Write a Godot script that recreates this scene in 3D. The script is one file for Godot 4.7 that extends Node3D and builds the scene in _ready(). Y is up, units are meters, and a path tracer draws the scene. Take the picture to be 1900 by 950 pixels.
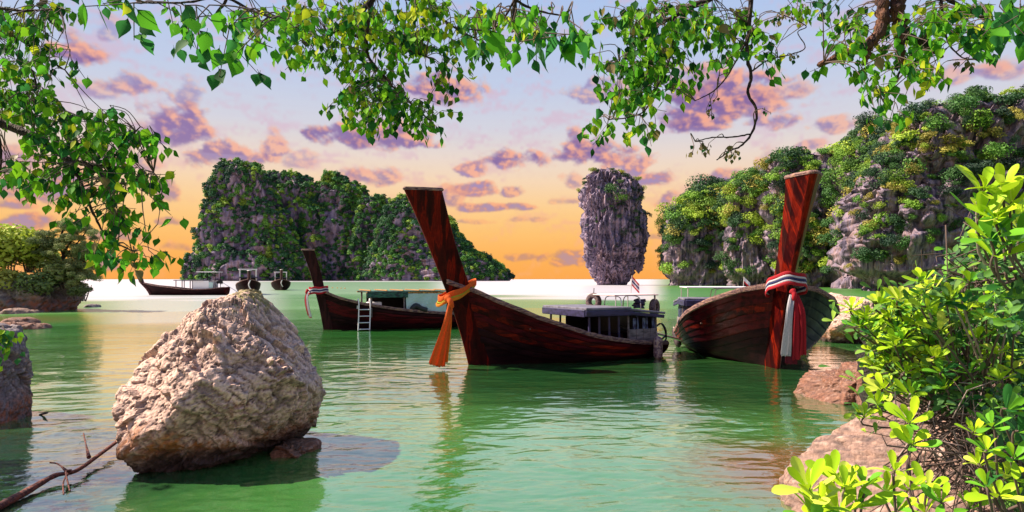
extends Node3D
# A bay with long-tail boats, limestone islands, a boulder and a leafy shore. Camera at the world origin's shore, looking along -z.
const EYE := 1.6
const F := 1200.0
const CX := 950.0
const HY := 518.0
var rng := RandomNumberGenerator.new()
var n_fbm := FastNoiseLite.new()
var n_ridge := FastNoiseLite.new()
var n_cell := FastNoiseLite.new()
var n_one := FastNoiseLite.new()
var n_block := FastNoiseLite.new()
var M := {}
var used := {}

# ---------------------------------------------------------------- small helpers
func P(px: float, py: float, d: float) -> Vector3:
	return Vector3((px - CX) / F * d, EYE - (py - HY) / F * d, -d)

func W(px: float, py: float) -> Vector3:
	return P(px, py, EYE * F / (py - HY))

func numbered(called: String) -> String:
	if not used.has(called):
		used[called] = 0
		return called
	used[called] += 1
	return "%s_%03d" % [called, used[called]]

func tag(o: Node3D, label: String, category := "", group := "", kind := "") -> Node3D:
	if label: o.set_meta("label", label)
	if category: o.set_meta("category", category)
	if group: o.set_meta("group", group)
	if kind: o.set_meta("kind", kind)
	return o

func base(called: String, at := Vector3.ZERO, turn := 0.0) -> Node3D:
	var o := Node3D.new()
	o.name = numbered(called)
	o.position = at
	o.rotation.y = turn
	add_child(o, true)
	return o

func put(called: String, mesh: Mesh, m: Material, parent: Node3D = null, at := Vector3.ZERO, rot := Vector3.ZERO) -> MeshInstance3D:
	var o := MeshInstance3D.new()
	o.mesh = mesh
	if m: o.material_override = m
	o.position = at
	o.rotation = rot
	if parent == null:
		o.name = numbered(called)
		add_child(o, true)
	else:
		o.name = part_name(parent, called)
		parent.add_child(o, true)
	return o

func part_name(parent: Node3D, called: String) -> String:
	var k: String = "c_" + called
	var n: int = parent.get_meta(k) if parent.has_meta(k) else 0
	parent.set_meta(k, n + 1)
	return called if n == 0 else "%s_%03d" % [called, n]

class MB:
	var v := PackedVector3Array()
	var c := PackedColorArray()
	var uv := PackedVector2Array()
	var idx := PackedInt32Array()
	func vert(p: Vector3, col := Color.WHITE) -> int:
		v.append(p)
		c.append(col)
		return v.size() - 1
	func tri(a: int, b: int, d: int) -> void:
		idx.append(a); idx.append(b); idx.append(d)
	func quad(a: int, b: int, d: int, e: int) -> void:
		idx.append(a); idx.append(b); idx.append(d)
		idx.append(a); idx.append(d); idx.append(e)
	func quadp(a: Vector3, b: Vector3, d: Vector3, e: Vector3, col := Color.WHITE) -> void:
		var i := vert(a, col); vert(b, col); vert(d, col); vert(e, col)
		quad(i, i + 1, i + 2, i + 3)
	# a grid of rows; every row the same length
	func rows(r: Array, wrap := false, cap0 := false, cap1 := false) -> void:
		var w: int = r[0].size()
		var s := v.size()
		for row in r:
			for p in row:
				vert(p)
		for i in r.size() - 1:
			for j in (w if wrap else w - 1):
				var k := (j + 1) % w
				quad(s + i * w + j, s + i * w + k, s + (i + 1) * w + k, s + (i + 1) * w + j)
		for e in [0, 1]:
			if [cap0, cap1][e]:
				var row: Array = r[0] if e == 0 else r[-1]
				var m := Vector3.ZERO
				for p in row: m += p
				var ci := vert(m / w)
				var o := v.size()
				for p in row: vert(p)
				for j in w:
					if e == 0: tri(ci, o + (j + 1) % w, o + j)
					else: tri(ci, o + j, o + (j + 1) % w)
	func box(lo: Vector3, hi: Vector3, bev := 0.0) -> void:
		boxt(Transform3D(Basis(), (lo + hi) / 2), hi - lo, bev)
	func boxt(t: Transform3D, size: Vector3, bev := 0.0) -> void:
		var h := size / 2
		var b := minf(bev, minf(h.x, minf(h.y, h.z)) * 0.6)
		if b <= 0.0: b = 0.0005
		var r := []
		for q in [[-h.y, b], [-h.y + b, 0.0], [h.y - b, 0.0], [h.y, b]]:
			var x: float = h.x - q[1]; var z: float = h.z - q[1]
			var y: float = q[0]
			r.append([t * Vector3(-x + b, y, -z), t * Vector3(x - b, y, -z), t * Vector3(x, y, -z + b), t * Vector3(x, y, z - b), t * Vector3(x - b, y, z), t * Vector3(-x + b, y, z), t * Vector3(-x, y, z - b), t * Vector3(-x, y, -z + b)])
		rows(r, true, true, true)
	func beam(a: Vector3, b: Vector3, w: float, h: float, bev := 0.004, up := Vector3.UP) -> void:
		var x := (b - a)
		var l := x.length()
		x /= l
		var z := x.cross(up).normalized()
		var y := z.cross(x)
		boxt(Transform3D(Basis(x, y, z), (a + b) / 2), Vector3(l, h, w), bev)
	func tube(pts: Array, rad: Array, sides := 8, caps := true) -> void:
		var r := []
		var prev := Vector3.ZERO
		for i in pts.size():
			var d: Vector3 = (pts[mini(i + 1, pts.size() - 1)] - pts[maxi(i - 1, 0)]).normalized()
			var x: Vector3
			if prev == Vector3.ZERO:
				x = d.cross(Vector3.UP if absf(d.y) < 0.9 else Vector3.RIGHT).normalized()
			else:
				x = (prev - d * prev.dot(d)).normalized()
			prev = x
			var y := d.cross(x)
			var row := []
			for j in sides:
				var a := TAU * j / sides
				row.append(pts[i] + (x * cos(a) + y * sin(a)) * float(rad[mini(i, rad.size() - 1)]))
			r.append(row)
		rows(r, true, caps, caps)
	func mesh(smooth := true, colors := false, uvs := false) -> ArrayMesh:
		var a := []
		a.resize(Mesh.ARRAY_MAX)
		a[Mesh.ARRAY_VERTEX] = v
		a[Mesh.ARRAY_INDEX] = idx
		if colors: a[Mesh.ARRAY_COLOR] = c
		if uvs: a[Mesh.ARRAY_TEX_UV] = uv
		if smooth:
			var nn := PackedVector3Array()
			nn.resize(v.size())
			for i in range(0, idx.size(), 3):
				var q := idx[i]; var r := idx[i + 1]; var s := idx[i + 2]
				var k := (v[s] - v[q]).cross(v[r] - v[q])
				nn[q] += k; nn[r] += k; nn[s] += k
			for i in nn.size():
				nn[i] = nn[i].normalized()
			a[Mesh.ARRAY_NORMAL] = nn
		var m := ArrayMesh.new()
		m.add_surface_from_arrays(Mesh.PRIMITIVE_TRIANGLES, a)
		return m

func spline(keys: Array, t: float) -> float:
	# keys: [[t, v], ...] ascending, smooth interpolation
	if t <= keys[0][0]: return keys[0][1]
	for i in keys.size() - 1:
		if t <= keys[i + 1][0]:
			var a: float = keys[maxi(i - 1, 0)][1]
			var d: float = keys[mini(i + 2, keys.size() - 1)][1]
			var f: float = (t - keys[i][0]) / (keys[i + 1][0] - keys[i][0])
			var b: float = keys[i][1]
			var c: float = keys[i + 1][1]
			var lin := lerpf(b, c, f)
			return lerpf(lin, cubic_interpolate(b, c, a, d, f), 0.7)
	return keys[-1][1]

func curve3(pts: Array, n: int) -> Array:
	# Catmull-Rom through Vector3 points
	var out := []
	var k := pts.size()
	for i in n + 1:
		var f := float(i) / n * (k - 1)
		var j := mini(int(f), k - 2)
		var a: Vector3 = pts[maxi(j - 1, 0)]
		var b: Vector3 = pts[j]
		var c: Vector3 = pts[j + 1]
		var d: Vector3 = pts[mini(j + 2, k - 1)]
		out.append(b.cubic_interpolate(c, a, d, f - j))
	return out

func noise_tex(freq: float, ramp: Array, size := 512, seed_ := 1, kind := FastNoiseLite.TYPE_SIMPLEX_SMOOTH, oct := 5, fractal := FastNoiseLite.FRACTAL_FBM) -> NoiseTexture2D:
	var n := FastNoiseLite.new()
	n.seed = seed_
	n.noise_type = kind
	n.frequency = freq
	n.fractal_type = fractal
	n.fractal_octaves = oct
	var t := NoiseTexture2D.new()
	t.width = size
	t.height = size
	t.seamless = true
	t.noise = n
	if ramp.size():
		var g := Gradient.new()
		var offs := PackedFloat32Array()
		var cols := PackedColorArray()
		for r in ramp:
			offs.append(r[0])
			cols.append(r[1])
		g.offsets = offs
		g.colors = cols
		t.color_ramp = g
	return t

func lin(r: float, g: float, b: float) -> Color:
	return Color(r, g, b).linear_to_srgb()

func mat(col: Color, rough := 0.7, tex: Texture2D = null, scale := Vector3.ONE, bump: Texture2D = null, bump_cm := 1.0, world := false) -> StandardMaterial3D:
	var m := StandardMaterial3D.new()
	m.albedo_color = col
	m.roughness = rough
	m.uv1_triplanar = tex != null or bump != null
	m.uv1_world_triplanar = world
	m.uv1_scale = scale
	if tex: m.albedo_texture = tex
	if bump:
		m.heightmap_enabled = true
		m.heightmap_texture = bump
		m.heightmap_scale = bump_cm
	return m

func vmat(rough := 0.8, bl := 0.0) -> StandardMaterial3D:
	var m := StandardMaterial3D.new()
	m.vertex_color_use_as_albedo = true
	m.roughness = rough
	if bl > 0.0:
		m.backlight_enabled = true
		m.backlight = Color(bl, bl, bl).linear_to_srgb()
	return m

# ---------------------------------------------------------------- sky
func sky_base(el: float) -> Color:
	# el in degrees; colours as seen
	var k := [[0.0, 253, 170, 82], [1.8, 255, 180, 92], [4.0, 255, 196, 116], [6.2, 254, 208, 146], [8.5, 248, 216, 182], [10.5, 236, 218, 206], [13.0, 214, 213, 224], [16.5, 196, 207, 232], [23.0, 176, 198, 236], [35.0, 150, 182, 230], [60.0, 122, 162, 220], [90.0, 108, 150, 212]]
	for i in k.size() - 1:
		if el <= k[i + 1][0]:
			var f: float = clampf((el - k[i][0]) / (k[i + 1][0] - k[i][0]), 0, 1)
			return Color(lerpf(k[i][1], k[i + 1][1], f) / 255.0, lerpf(k[i][2], k[i + 1][2], f) / 255.0, lerpf(k[i][3], k[i + 1][3], f) / 255.0)
	return Color(0.42, 0.59, 0.83)

func make_sky() -> Texture2D:
	var w := 4096
	var h := 2048
	var im := Image.create_empty(w, h, false, Image.FORMAT_RGBA8)
	im.fill(Color(0.80, 0.60, 0.40))
	for y in h / 2 + 2:
		var el := 90.0 - (y + 0.5) * 180.0 / h
		im.fill_rect(Rect2i(0, y, w, 1), sky_base(maxf(el, 0.0)))
	# high thin veils, drawn out along the horizon
	var nv := FastNoiseLite.new()
	nv.seed = 61
	nv.frequency = 1.0
	nv.fractal_octaves = 5
	nv.domain_warp_enabled = true
	nv.domain_warp_amplitude = 1.2
	nv.domain_warp_frequency = 0.4
	var veil := Image.create_empty(1440, 160, false, Image.FORMAT_RGBA8)
	for y in 160:
		var el := 40.0 - (y + 0.5) * 0.25
		for x in 1440:
			var az := x * TAU / 1440.0
			var k := 0.16 + el * 0.012
			var v := nv.get_noise_3d(cos(az) * 9.0, el * k + 3.0, sin(az) * 9.0)
			var al := smoothstep(0.02, 0.5, v) * 0.55 * smoothstep(40.0, 26.0, el)
			veil.set_pixel(x, y, Color(0.86, 0.72, 0.80, al).lerp(Color(1.0, 0.72, 0.55, al), smoothstep(12.0, 3.0, el)))
	veil.resize(w, int(40.0 * h / 180.0), Image.INTERPOLATE_CUBIC)
	im.blend_rect(veil, Rect2i(0, 0, w, veil.get_height()), Vector2i(0, int(50.0 * h / 180.0)))
	# thin streaks and clouds: [px, py, width, height, warmth, strength]
	var list := [[140, 98, 100, 56, .55, 1], [203, 55, 52, 50, .3, .4], [232, 156, 92, 44, .5, .7], [175, 168, 80, 46, .25, .5], [330, 235, 130, 96, .12, .9], [352, 180, 50, 60, .2, .5], [425, 296, 120, 66, .35, .85], [512, 275, 44, 70, .8, .75], [560, 300, 60, 40, .6, .4],
		[640, 252, 130, 50, .1, .95], [735, 262, 150, 46, .35, .95], [720, 240, 60, 40, .5, .8], [825, 168, 140, 66, .45, .95], [955, 297, 118, 40, .35, 1], [878, 316, 56, 34, .65, .9], [880, 352, 92, 30, .45, 1], [948, 358, 50, 22, .65, .8], [955, 385, 64, 16, .4, .9], [893, 386, 96, 20, .35, .9], [833, 366, 60, 50, .8, .7],
		[690, 327, 100, 40, .5, .7], [640, 335, 60, 40, .5, .5], [1110, 285, 130, 50, .25, 1], [1068, 268, 46, 56, .5, .9], [1165, 300, 90, 40, .6, .9], [1205, 330, 90, 36, .2, 1], [1060, 335, 40, 34, .8, .6], [1247, 373, 66, 32, .3, 1], [1300, 205, 150, 80, .1, 1], [1345, 170, 190, 90, .35, 1], [1400, 195, 150, 60, .55, .9], [1290, 150, 80, 60, .6, .5], [1300, 232, 110, 34, .45, .9], [1110, 170, 100, 46, .4, .6], [1430, 225, 80, 40, .4, .8], [1460, 170, 80, 36, .8, .6],
		[1350, 332, 76, 40, .5, .85], [1310, 342, 40, 40, .6, .6], [1555, 232, 84, 36, .7, .7], [1508, 270, 60, 20, .7, .6], [1425, 310, 46, 60, .5, .6], [1790, 135, 120, 44, .6, .6], [1872, 130, 80, 50, .6, .6], [1062, 482, 100, 34, .3, .75], [965, 478, 54, 18, .3, .5], [1130, 470, 60, 40, .5, .4],
		[60, 352, 150, 60, .15, .8], [40, 415, 160, 36, .2, .9], [120, 345, 110, 70, .3, .8], [20, 380, 90, 24, .6, .8], [310, 358, 46, 44, .2, .7], [316, 411, 50, 18, .3, .7], [250, 300, 90, 40, .5, .5], [190, 290, 120, 60, .3, .5], [20, 300, 110, 70, .4, .6], [215, 440, 100, 24, .3, .6], [330, 460, 60, 20, .6, .5], [200, 490, 60, 30, .2, .7], [1045, 375, 60, 16, .8, .5], [1150, 400, 70, 16, .8, .4], [880, 412, 70, 12, .8, .5], [980, 408, 70, 12, .8, .4], [1220, 440, 90, 14, .7, .4]]
	var cl := []
	for c in list:
		var az := atan2((c[0] - CX) / F, 1.0)
		var el := atan((HY - c[1]) / F * cos(az))
		cl.append([rad_to_deg(az), rad_to_deg(el), c[2] / F * 68.0 * cos(az) * cos(az), c[3] / F * 66.0 * cos(az), c[4], c[5]])
	rng.seed = 77
	var around := 0
	while around < 150:   # the same kind of sky all the way round
		var az := rng.randf_range(-180, 180)
		if absf(az) < 45.0: continue
		around += 1
		var c = list[rng.randi() % list.size()]
		cl.append([az, rad_to_deg(atan((HY - c[1]) / F)) * rng.randf_range(0.8, 1.5), c[2] / F * 62.0, c[3] / F * 62.0, c[4], c[5]])
	var nn := FastNoiseLite.new()
	nn.seed = 5
	nn.frequency = 0.40
	nn.fractal_octaves = 5
	nn.fractal_gain = 0.52
	nn.domain_warp_enabled = true
	nn.domain_warp_amplitude = 0.9
	nn.domain_warp_frequency = 0.5
	var ppd := w / 360.0
	for c in cl:
		var az0: float = c[0]
		var el0: float = c[1]
		var rw: float = c[2] * 0.5
		var rh: float = c[3] * 0.5
		var ce := cos(deg_to_rad(el0))
		var ext := 1.5
		var body := Color(0.53, 0.42, 0.64).lerp(Color(0.62, 0.47, 0.58), clampf(1.0 - el0 / 10.0, 0, 1))
		var lit := Color(0.97, 0.68, 0.58).lerp(Color(1.0, 0.66, 0.40), clampf(1.0 - el0 / 9.0, 0, 1))
		for yi in range(int((90.0 - el0 - rh * ext) * ppd), int((90.0 - el0 + rh * ext) * ppd) + 1):
			if yi >= h / 2 or yi < 0: continue
			var dy := (90.0 - (yi + 0.5) / ppd) - el0
			for xi in range(int((az0 - rw * ext / ce) * ppd), int((az0 + rw * ext / ce) * ppd) + 1):
				var dx := ((xi + 0.5) / ppd - az0) * ce
				var sx := dx / rw
				var sy := dy / rh
				if sy < 0.0: sy *= 1.35
				var q := 1.0 - (sx * sx + sy * sy)
				if q < -1.2: continue
				var nx := dx + az0 * 3.0
				var ny := dy * 1.5 + el0 * 5.0
				var n0 := nn.get_noise_2d(nx, ny)
				var den := smoothstep(-0.08, 0.62, q * 0.80 + n0 * 0.95)
				if den <= 0.005: continue
				var n1 := nn.get_noise_2d(nx + 0.35, ny + 0.30)
				var edge := clampf((n0 - n1) * 2.2 + sx * 0.35 + sy * 0.30 + c[4] - 0.12 + (1.0 - den) * 0.40, 0, 1)
				var col := body.lerp(lit, edge)
				var px := posmod(xi, w)
				var bg := im.get_pixel(px, yi)
				im.set_pixel(px, yi, bg.lerp(col, den * float(c[5]) * 0.92))
	return ImageTexture.create_from_image(im)

# ---------------------------------------------------------------- rocks
# a rock as the smooth intersection of planes round a centre, roughened by layers of noise
func rock_mesh(planes: Array, seed_: int, amp: float, freq: float, nu := 90, nv := 60, k := 14.0, crack := 1.0, paint := 0) -> ArrayMesh:
	var b := MB.new()
	n_fbm.seed = seed_
	n_ridge.seed = seed_ + 3
	n_cell.seed = seed_ + 9
	n_block.seed = seed_ + 9
	n_block.noise_type = FastNoiseLite.TYPE_CELLULAR
	n_block.frequency = 1.0
	n_block.fractal_type = FastNoiseLite.FRACTAL_NONE
	n_block.cellular_return_type = FastNoiseLite.RETURN_CELL_VALUE
	n_cell.fractal_type = FastNoiseLite.FRACTAL_NONE
	var pn := []
	for q in planes: pn.append([Vector3(q[0], q[1], q[2]).normalized(), float(q[3])])
	for i in nv + 1:
		var ph := PI * i / nv
		for j in nu + 1:
			var th := TAU * (j % nu) / nu
			var d := Vector3(sin(ph) * cos(th), cos(ph), sin(ph) * sin(th))
			if i == 0: d = Vector3.UP
			if i == nv: d = Vector3.DOWN
			var s := 0.0
			for q in pn:
				var c: float = d.dot(q[0])
				if c > 0.02:
					s += exp(-k * minf(q[1] / c, 6.0))
			var r := -log(maxf(s, 1e-20)) / k
			var p := d * r
			var f := p * freq
			var big := n_fbm.get_noise_3dv(f)
			# blocks drawn out down to one side, broken off at different depths, with cracks between
			var g := Vector3(f.x * 0.75 + f.y * 1.05, (f.x * 0.75 - f.y * 0.65) * 0.42, f.z * 0.8) + Vector3(big, -big, big) * 0.35
			var rid := smoothstep(0.55, 0.92, n_ridge.get_noise_3dv(g * 1.1))
			var fine := n_fbm.get_noise_3dv(f * 6.0)
			g += Vector3(fine, -fine, fine) * 0.07
			var blk := n_block.get_noise_3dv(g * 1.3)
			var blk2 := n_block.get_noise_3dv(g * 3.1 + Vector3(5.0, 2.0, 9.0))
			var ck := smoothstep(0.82, 0.97, -n_cell.get_noise_3dv(g * 3.1 + Vector3(5.0, 2.0, 9.0)))
			var c1 := 1.0 - smoothstep(0.0, 0.045, absf(n_fbm.get_noise_3dv(g * 1.9 + Vector3(11.0, 4.0, 2.0))))
			var c2 := 1.0 - smoothstep(0.0, 0.075, absf(n_fbm.get_noise_3dv(g * 4.6 + Vector3(3.0, 14.0, 6.0))))
			c2 *= smoothstep(0.0, 0.3, n_fbm.get_noise_3dv(g * 0.9 + Vector3(23.0, 1.0, 7.0)) + 0.15)
			r += amp * (big * 0.6 + blk * 0.36 + blk2 * 0.17 - rid * 0.22 * crack - ck * 0.10 * crack - c1 * 0.14 * crack - c2 * 0.08 * crack + fine * 0.05)
			rid = maxf(rid * 0.6, maxf(ck * 0.5, maxf(c1 * 0.9, c2 * 0.75)))
			p = d * r
			var col := Color.WHITE
			if paint > 0: col = paint_col(paint, p, big, rid, fine)
			b.vert(p, col)
	var w := nu + 1
	for i in nv:
		for j in nu:
			b.quad(i * w + j, i * w + j + 1, (i + 1) * w + j + 1, (i + 1) * w + j)
	return b.mesh(true, paint > 0)

# a limestone body lofted from rows [py, left px, right px] at a distance; returns [points, normals] of its surface too
func lobe(b: MB, d: float, rws: Array, ratio: float, amp: float, seed_: int, nu := 90, nv := 70, under := 0.0, maxdepth := 1e9, flute := 3.0) -> Array:
	n_fbm.seed = seed_
	n_ridge.seed = seed_ + 2
	var s := d / F
	var kx0 := []
	var kx1 := []
	for r in rws:
		kx0.append([float(r[0]), float(r[1])])
		kx1.append([float(r[0]), float(r[2])])
	var top: float = rws[0][0]
	var bot: float = rws[-1][0]
	var start := b.v.size()
	var scale := (bot - top) * s * 0.12
	var pts := PackedVector3Array()
	for i in nv + 1:
		var t := float(i) / nv
		var py := lerpf(top, bot, pow(t, 0.85))
		var x0 := spline(kx0, py)
		var x1 := spline(kx1, py)
		var cxm := ((x0 + x1) / 2 - CX) * s
		var a := (x1 - x0) / 2 * s
		if i == 0: a *= 0.15
		var bb := minf(a * ratio, maxdepth)
		var y := EYE - (py - HY) * s
		for j in nu:
			var th := TAU * j / nu
			var ct := cos(th)
			var sn := sin(th)
			var e := 0.8
			var p := Vector3(cxm + a * signf(ct) * pow(absf(ct), e), y, -d + bb * signf(sn) * pow(absf(sn), e))
			var q := p / scale
			var big := n_fbm.get_noise_3d(q.x * 0.6, q.y * 0.5, q.z * 0.6)
			var fl := n_ridge.get_noise_3d(q.x * flute, q.y * 0.45, q.z * flute)
			var fine := n_fbm.get_noise_3d(q.x * 3.6, q.y * 1.0, q.z * 3.6)
			var o := Vector3(ct, 0.0, sn)
			var dm := amp * (big * 1.3 - maxf(fl, 0.0) * 1.05 + fine * 0.28) * smoothstep(0.0, 0.15, t + 0.1)
			dm = clampf(dm, -a * 0.6, a * 0.5)
			if under > 0.0:   # tide notch
				dm -= under * smoothstep(0.86, 0.94, t + big * 0.05)
			p += o * dm
			p.y += amp * (0.9 * n_fbm.get_noise_3d(q.x * 1.5 + 50.0, 0.0, q.z * 1.5) + 0.35 * fine) * (1.0 - t)
			pts.append(p)
			b.vert(p)
	# cap
	var c := Vector3.ZERO
	for j in nu: c += pts[j]
	c /= nu
	c.y += amp * 0.2
	var ci := b.vert(c)
	for j in nu:
		b.tri(ci, start + j, start + (j + 1) % nu)
	for i in nv:
		for j in nu:
			var k := (j + 1) % nu
			b.quad(start + i * nu + j, start + (i + 1) * nu + j, start + (i + 1) * nu + k, start + i * nu + k)
	var nrm := PackedVector3Array()
	for i in nv + 1:
		for j in nu:
			var up: Vector3 = pts[maxi(i - 1, 0) * nu + j]
			var dn: Vector3 = pts[mini(i + 1, nv) * nu + j]
			var l: Vector3 = pts[i * nu + (j + nu - 1) % nu]
			var r: Vector3 = pts[i * nu + (j + 1) % nu]
			var nv3 := (r - l).cross(up - dn).normalized()
			var ang := TAU * j / nu
			if nv3.dot(Vector3(cos(ang), 0.3, sin(ang))) < 0.0: nv3 = -nv3
			nrm.append(nv3)
	return [pts, nrm]

# ---------------------------------------------------------------- leaves in the mass
# a clump of small leaf faces spread through several lobes of a crown, radius about 1
func clump_mesh(seed_: int, lobes: int, leaves: int, size: float, flat := 0.8) -> ArrayMesh:
	var r := RandomNumberGenerator.new()
	r.seed = seed_
	var b := MB.new()
	for k in lobes:
		var a := TAU * k / lobes + r.randf() * 0.9
		var rr := r.randf_range(0.25, 0.62)
		var c := Vector3(cos(a) * rr, r.randf_range(-0.15, 0.45), sin(a) * rr)
		if k == 0: c = Vector3(0, 0.35, 0)
		var br := r.randf_range(0.36, 0.55)
		var tone := r.randf_range(0.8, 1.15)
		for i in leaves:
			var d := Vector3(r.randfn(), r.randfn() * flat + 0.25, r.randfn()).normalized()
			var p := c + d * br * r.randf_range(0.72, 1.08) * Vector3(1, flat, 1)
			var n := (d + Vector3(r.randfn(), r.randfn(), r.randfn()) * 0.45).normalized()
			var x := n.cross(Vector3(r.randfn(), r.randfn(), r.randfn())).normalized() * size * r.randf_range(0.6, 1.3)
			var y := n.cross(x).normalized() * size * r.randf_range(0.5, 1.0)
			var g := tone * r.randf_range(0.8, 1.2)
			var col := Color(g, g, g * 0.9)
			var s := b.vert(p - x, col)
			b.vert(p + y * 0.8, col)
			b.vert(p + x, col)
			b.vert(p - y * 0.8 - n * size * 0.3, col)
			b.quad(s, s + 1, s + 2, s + 3)
	return b.mesh(false, true)

func multi(called: String, mesh: Mesh, m: Material, xf: Array, cols: Array, parent: Node3D = null) -> MultiMeshInstance3D:
	var mm := MultiMesh.new()
	mm.transform_format = MultiMesh.TRANSFORM_3D
	mm.use_colors = cols.size() > 0
	mm.mesh = mesh
	mm.instance_count = xf.size()
	for i in xf.size():
		mm.set_instance_transform(i, xf[i])
		if cols.size(): mm.set_instance_color(i, cols[i])
	var o2 := MultiMeshInstance3D.new()
	o2.multimesh = mm
	o2.material_override = m
	o2.set_meta("kind", "stuff")
	if parent:
		o2.name = part_name(parent, called)
		parent.add_child(o2, true)
	else:
		o2.name = numbered(called)
		add_child(o2, true)
	return o2

func paint_col(mode: int, p: Vector3, big: float, rid: float, fine: float) -> Color:
	# stains with a shape of their own: weed and rust at the tide line, moss on top, dirt and shadow painted dark in cracks
	var base_c := Color(0.74, 0.50, 0.40)
	if mode == 2: base_c = Color(0.25, 0.13, 0.085)
	if mode == 3: base_c = Color(0.33, 0.205, 0.16)
	if mode == 4: base_c = Color(0.20, 0.17, 0.19)
	var c := base_c * (1.0 + big * 0.35 + fine * 0.35)
	c = c.lerp(Color(0.10, 0.07, 0.07), clampf(rid * 1.35 - 0.08, 0, 0.94))
	c = c.lerp(Color(0.68, 0.52, 0.45), clampf((fine - 0.2) * 1.6, 0, 0.5))
	if mode == 1:
		if p.y > 0.72: c = c.lerp(Color(0.20, 0.19, 0.03), clampf((big + fine * 0.8 - 0.05) * 3.0, 0, 0.8) * smoothstep(0.72, 0.9, p.y))
		var tide := smoothstep(-0.02, -0.36, p.y - big * 0.3 - fine * 0.15)
		c = c.lerp(Color(0.34, 0.11, 0.015) * (1.0 + fine), tide * clampf(0.42 + big * 1.8 + fine * 1.2 - p.x * 0.75, 0, 1) * 0.95)
		c = c.lerp(Color(0.03, 0.02, 0.025), smoothstep(-0.24, -0.42, p.y - big * 0.15 - fine * 0.08) * 0.92)
	if mode == 2:
		c = c.lerp(Color(0.22, 0.07, 0.03), clampf(0.5 + big, 0, 1) * 0.6)
	if mode == 4:
		c = c.lerp(Color(0.30, 0.10, 0.05), smoothstep(0.0, -0.5, p.y - big * 0.3) * clampf(0.5 + fine * 2.0, 0, 1))
	return c

func _ready() -> void:
	# ---- camera, sky, sun, exposure
	var cam := Camera3D.new()
	cam.name = "camera"
	cam.projection = Camera3D.PROJECTION_FRUSTUM
	cam.near = 0.1
	cam.far = 9000.0
	cam.size = 0.1 * 950.0 / F
	cam.frustum_offset = Vector2(0, 0.1 * (HY - 475.0) / F)
	cam.position = Vector3(0, EYE, 0)
	add_child(cam)
	cam.current = true
	var we := WorldEnvironment.new()
	we.name = "world_environment"
	var env := Environment.new()
	env.background_mode = Environment.BG_SKY
	var sk := Sky.new()
	var pm := PanoramaSkyMaterial.new()
	pm.panorama = make_sky()
	sk.sky_material = pm
	env.sky = sk
	env.background_energy_multiplier = 0.44
	env.tonemap_mode = Environment.TONE_MAPPER_LINEAR
	env.tonemap_exposure = 2.28
	env.sdfgi_enabled = true
	env.ssao_enabled = true
	env.ssil_enabled = true
	we.environment = env
	add_child(we)
	var sun := DirectionalLight3D.new()
	sun.name = "sun"
	sun.light_energy = 1.6
	sun.light_color = Color(1.0, 0.93, 0.84)
	sun.light_angular_distance = 0.5
	sun.shadow_enabled = true
	add_child(sun)
	sun.look_at_from_position(Vector3(-0.68, 0.71, -0.12), Vector3.ZERO)   # high, from the left and a little beyond
	make_materials()
	make_water()
	make_islands()
	make_rocks()
	make_boats()
	make_shore()
	make_boughs()

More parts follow.
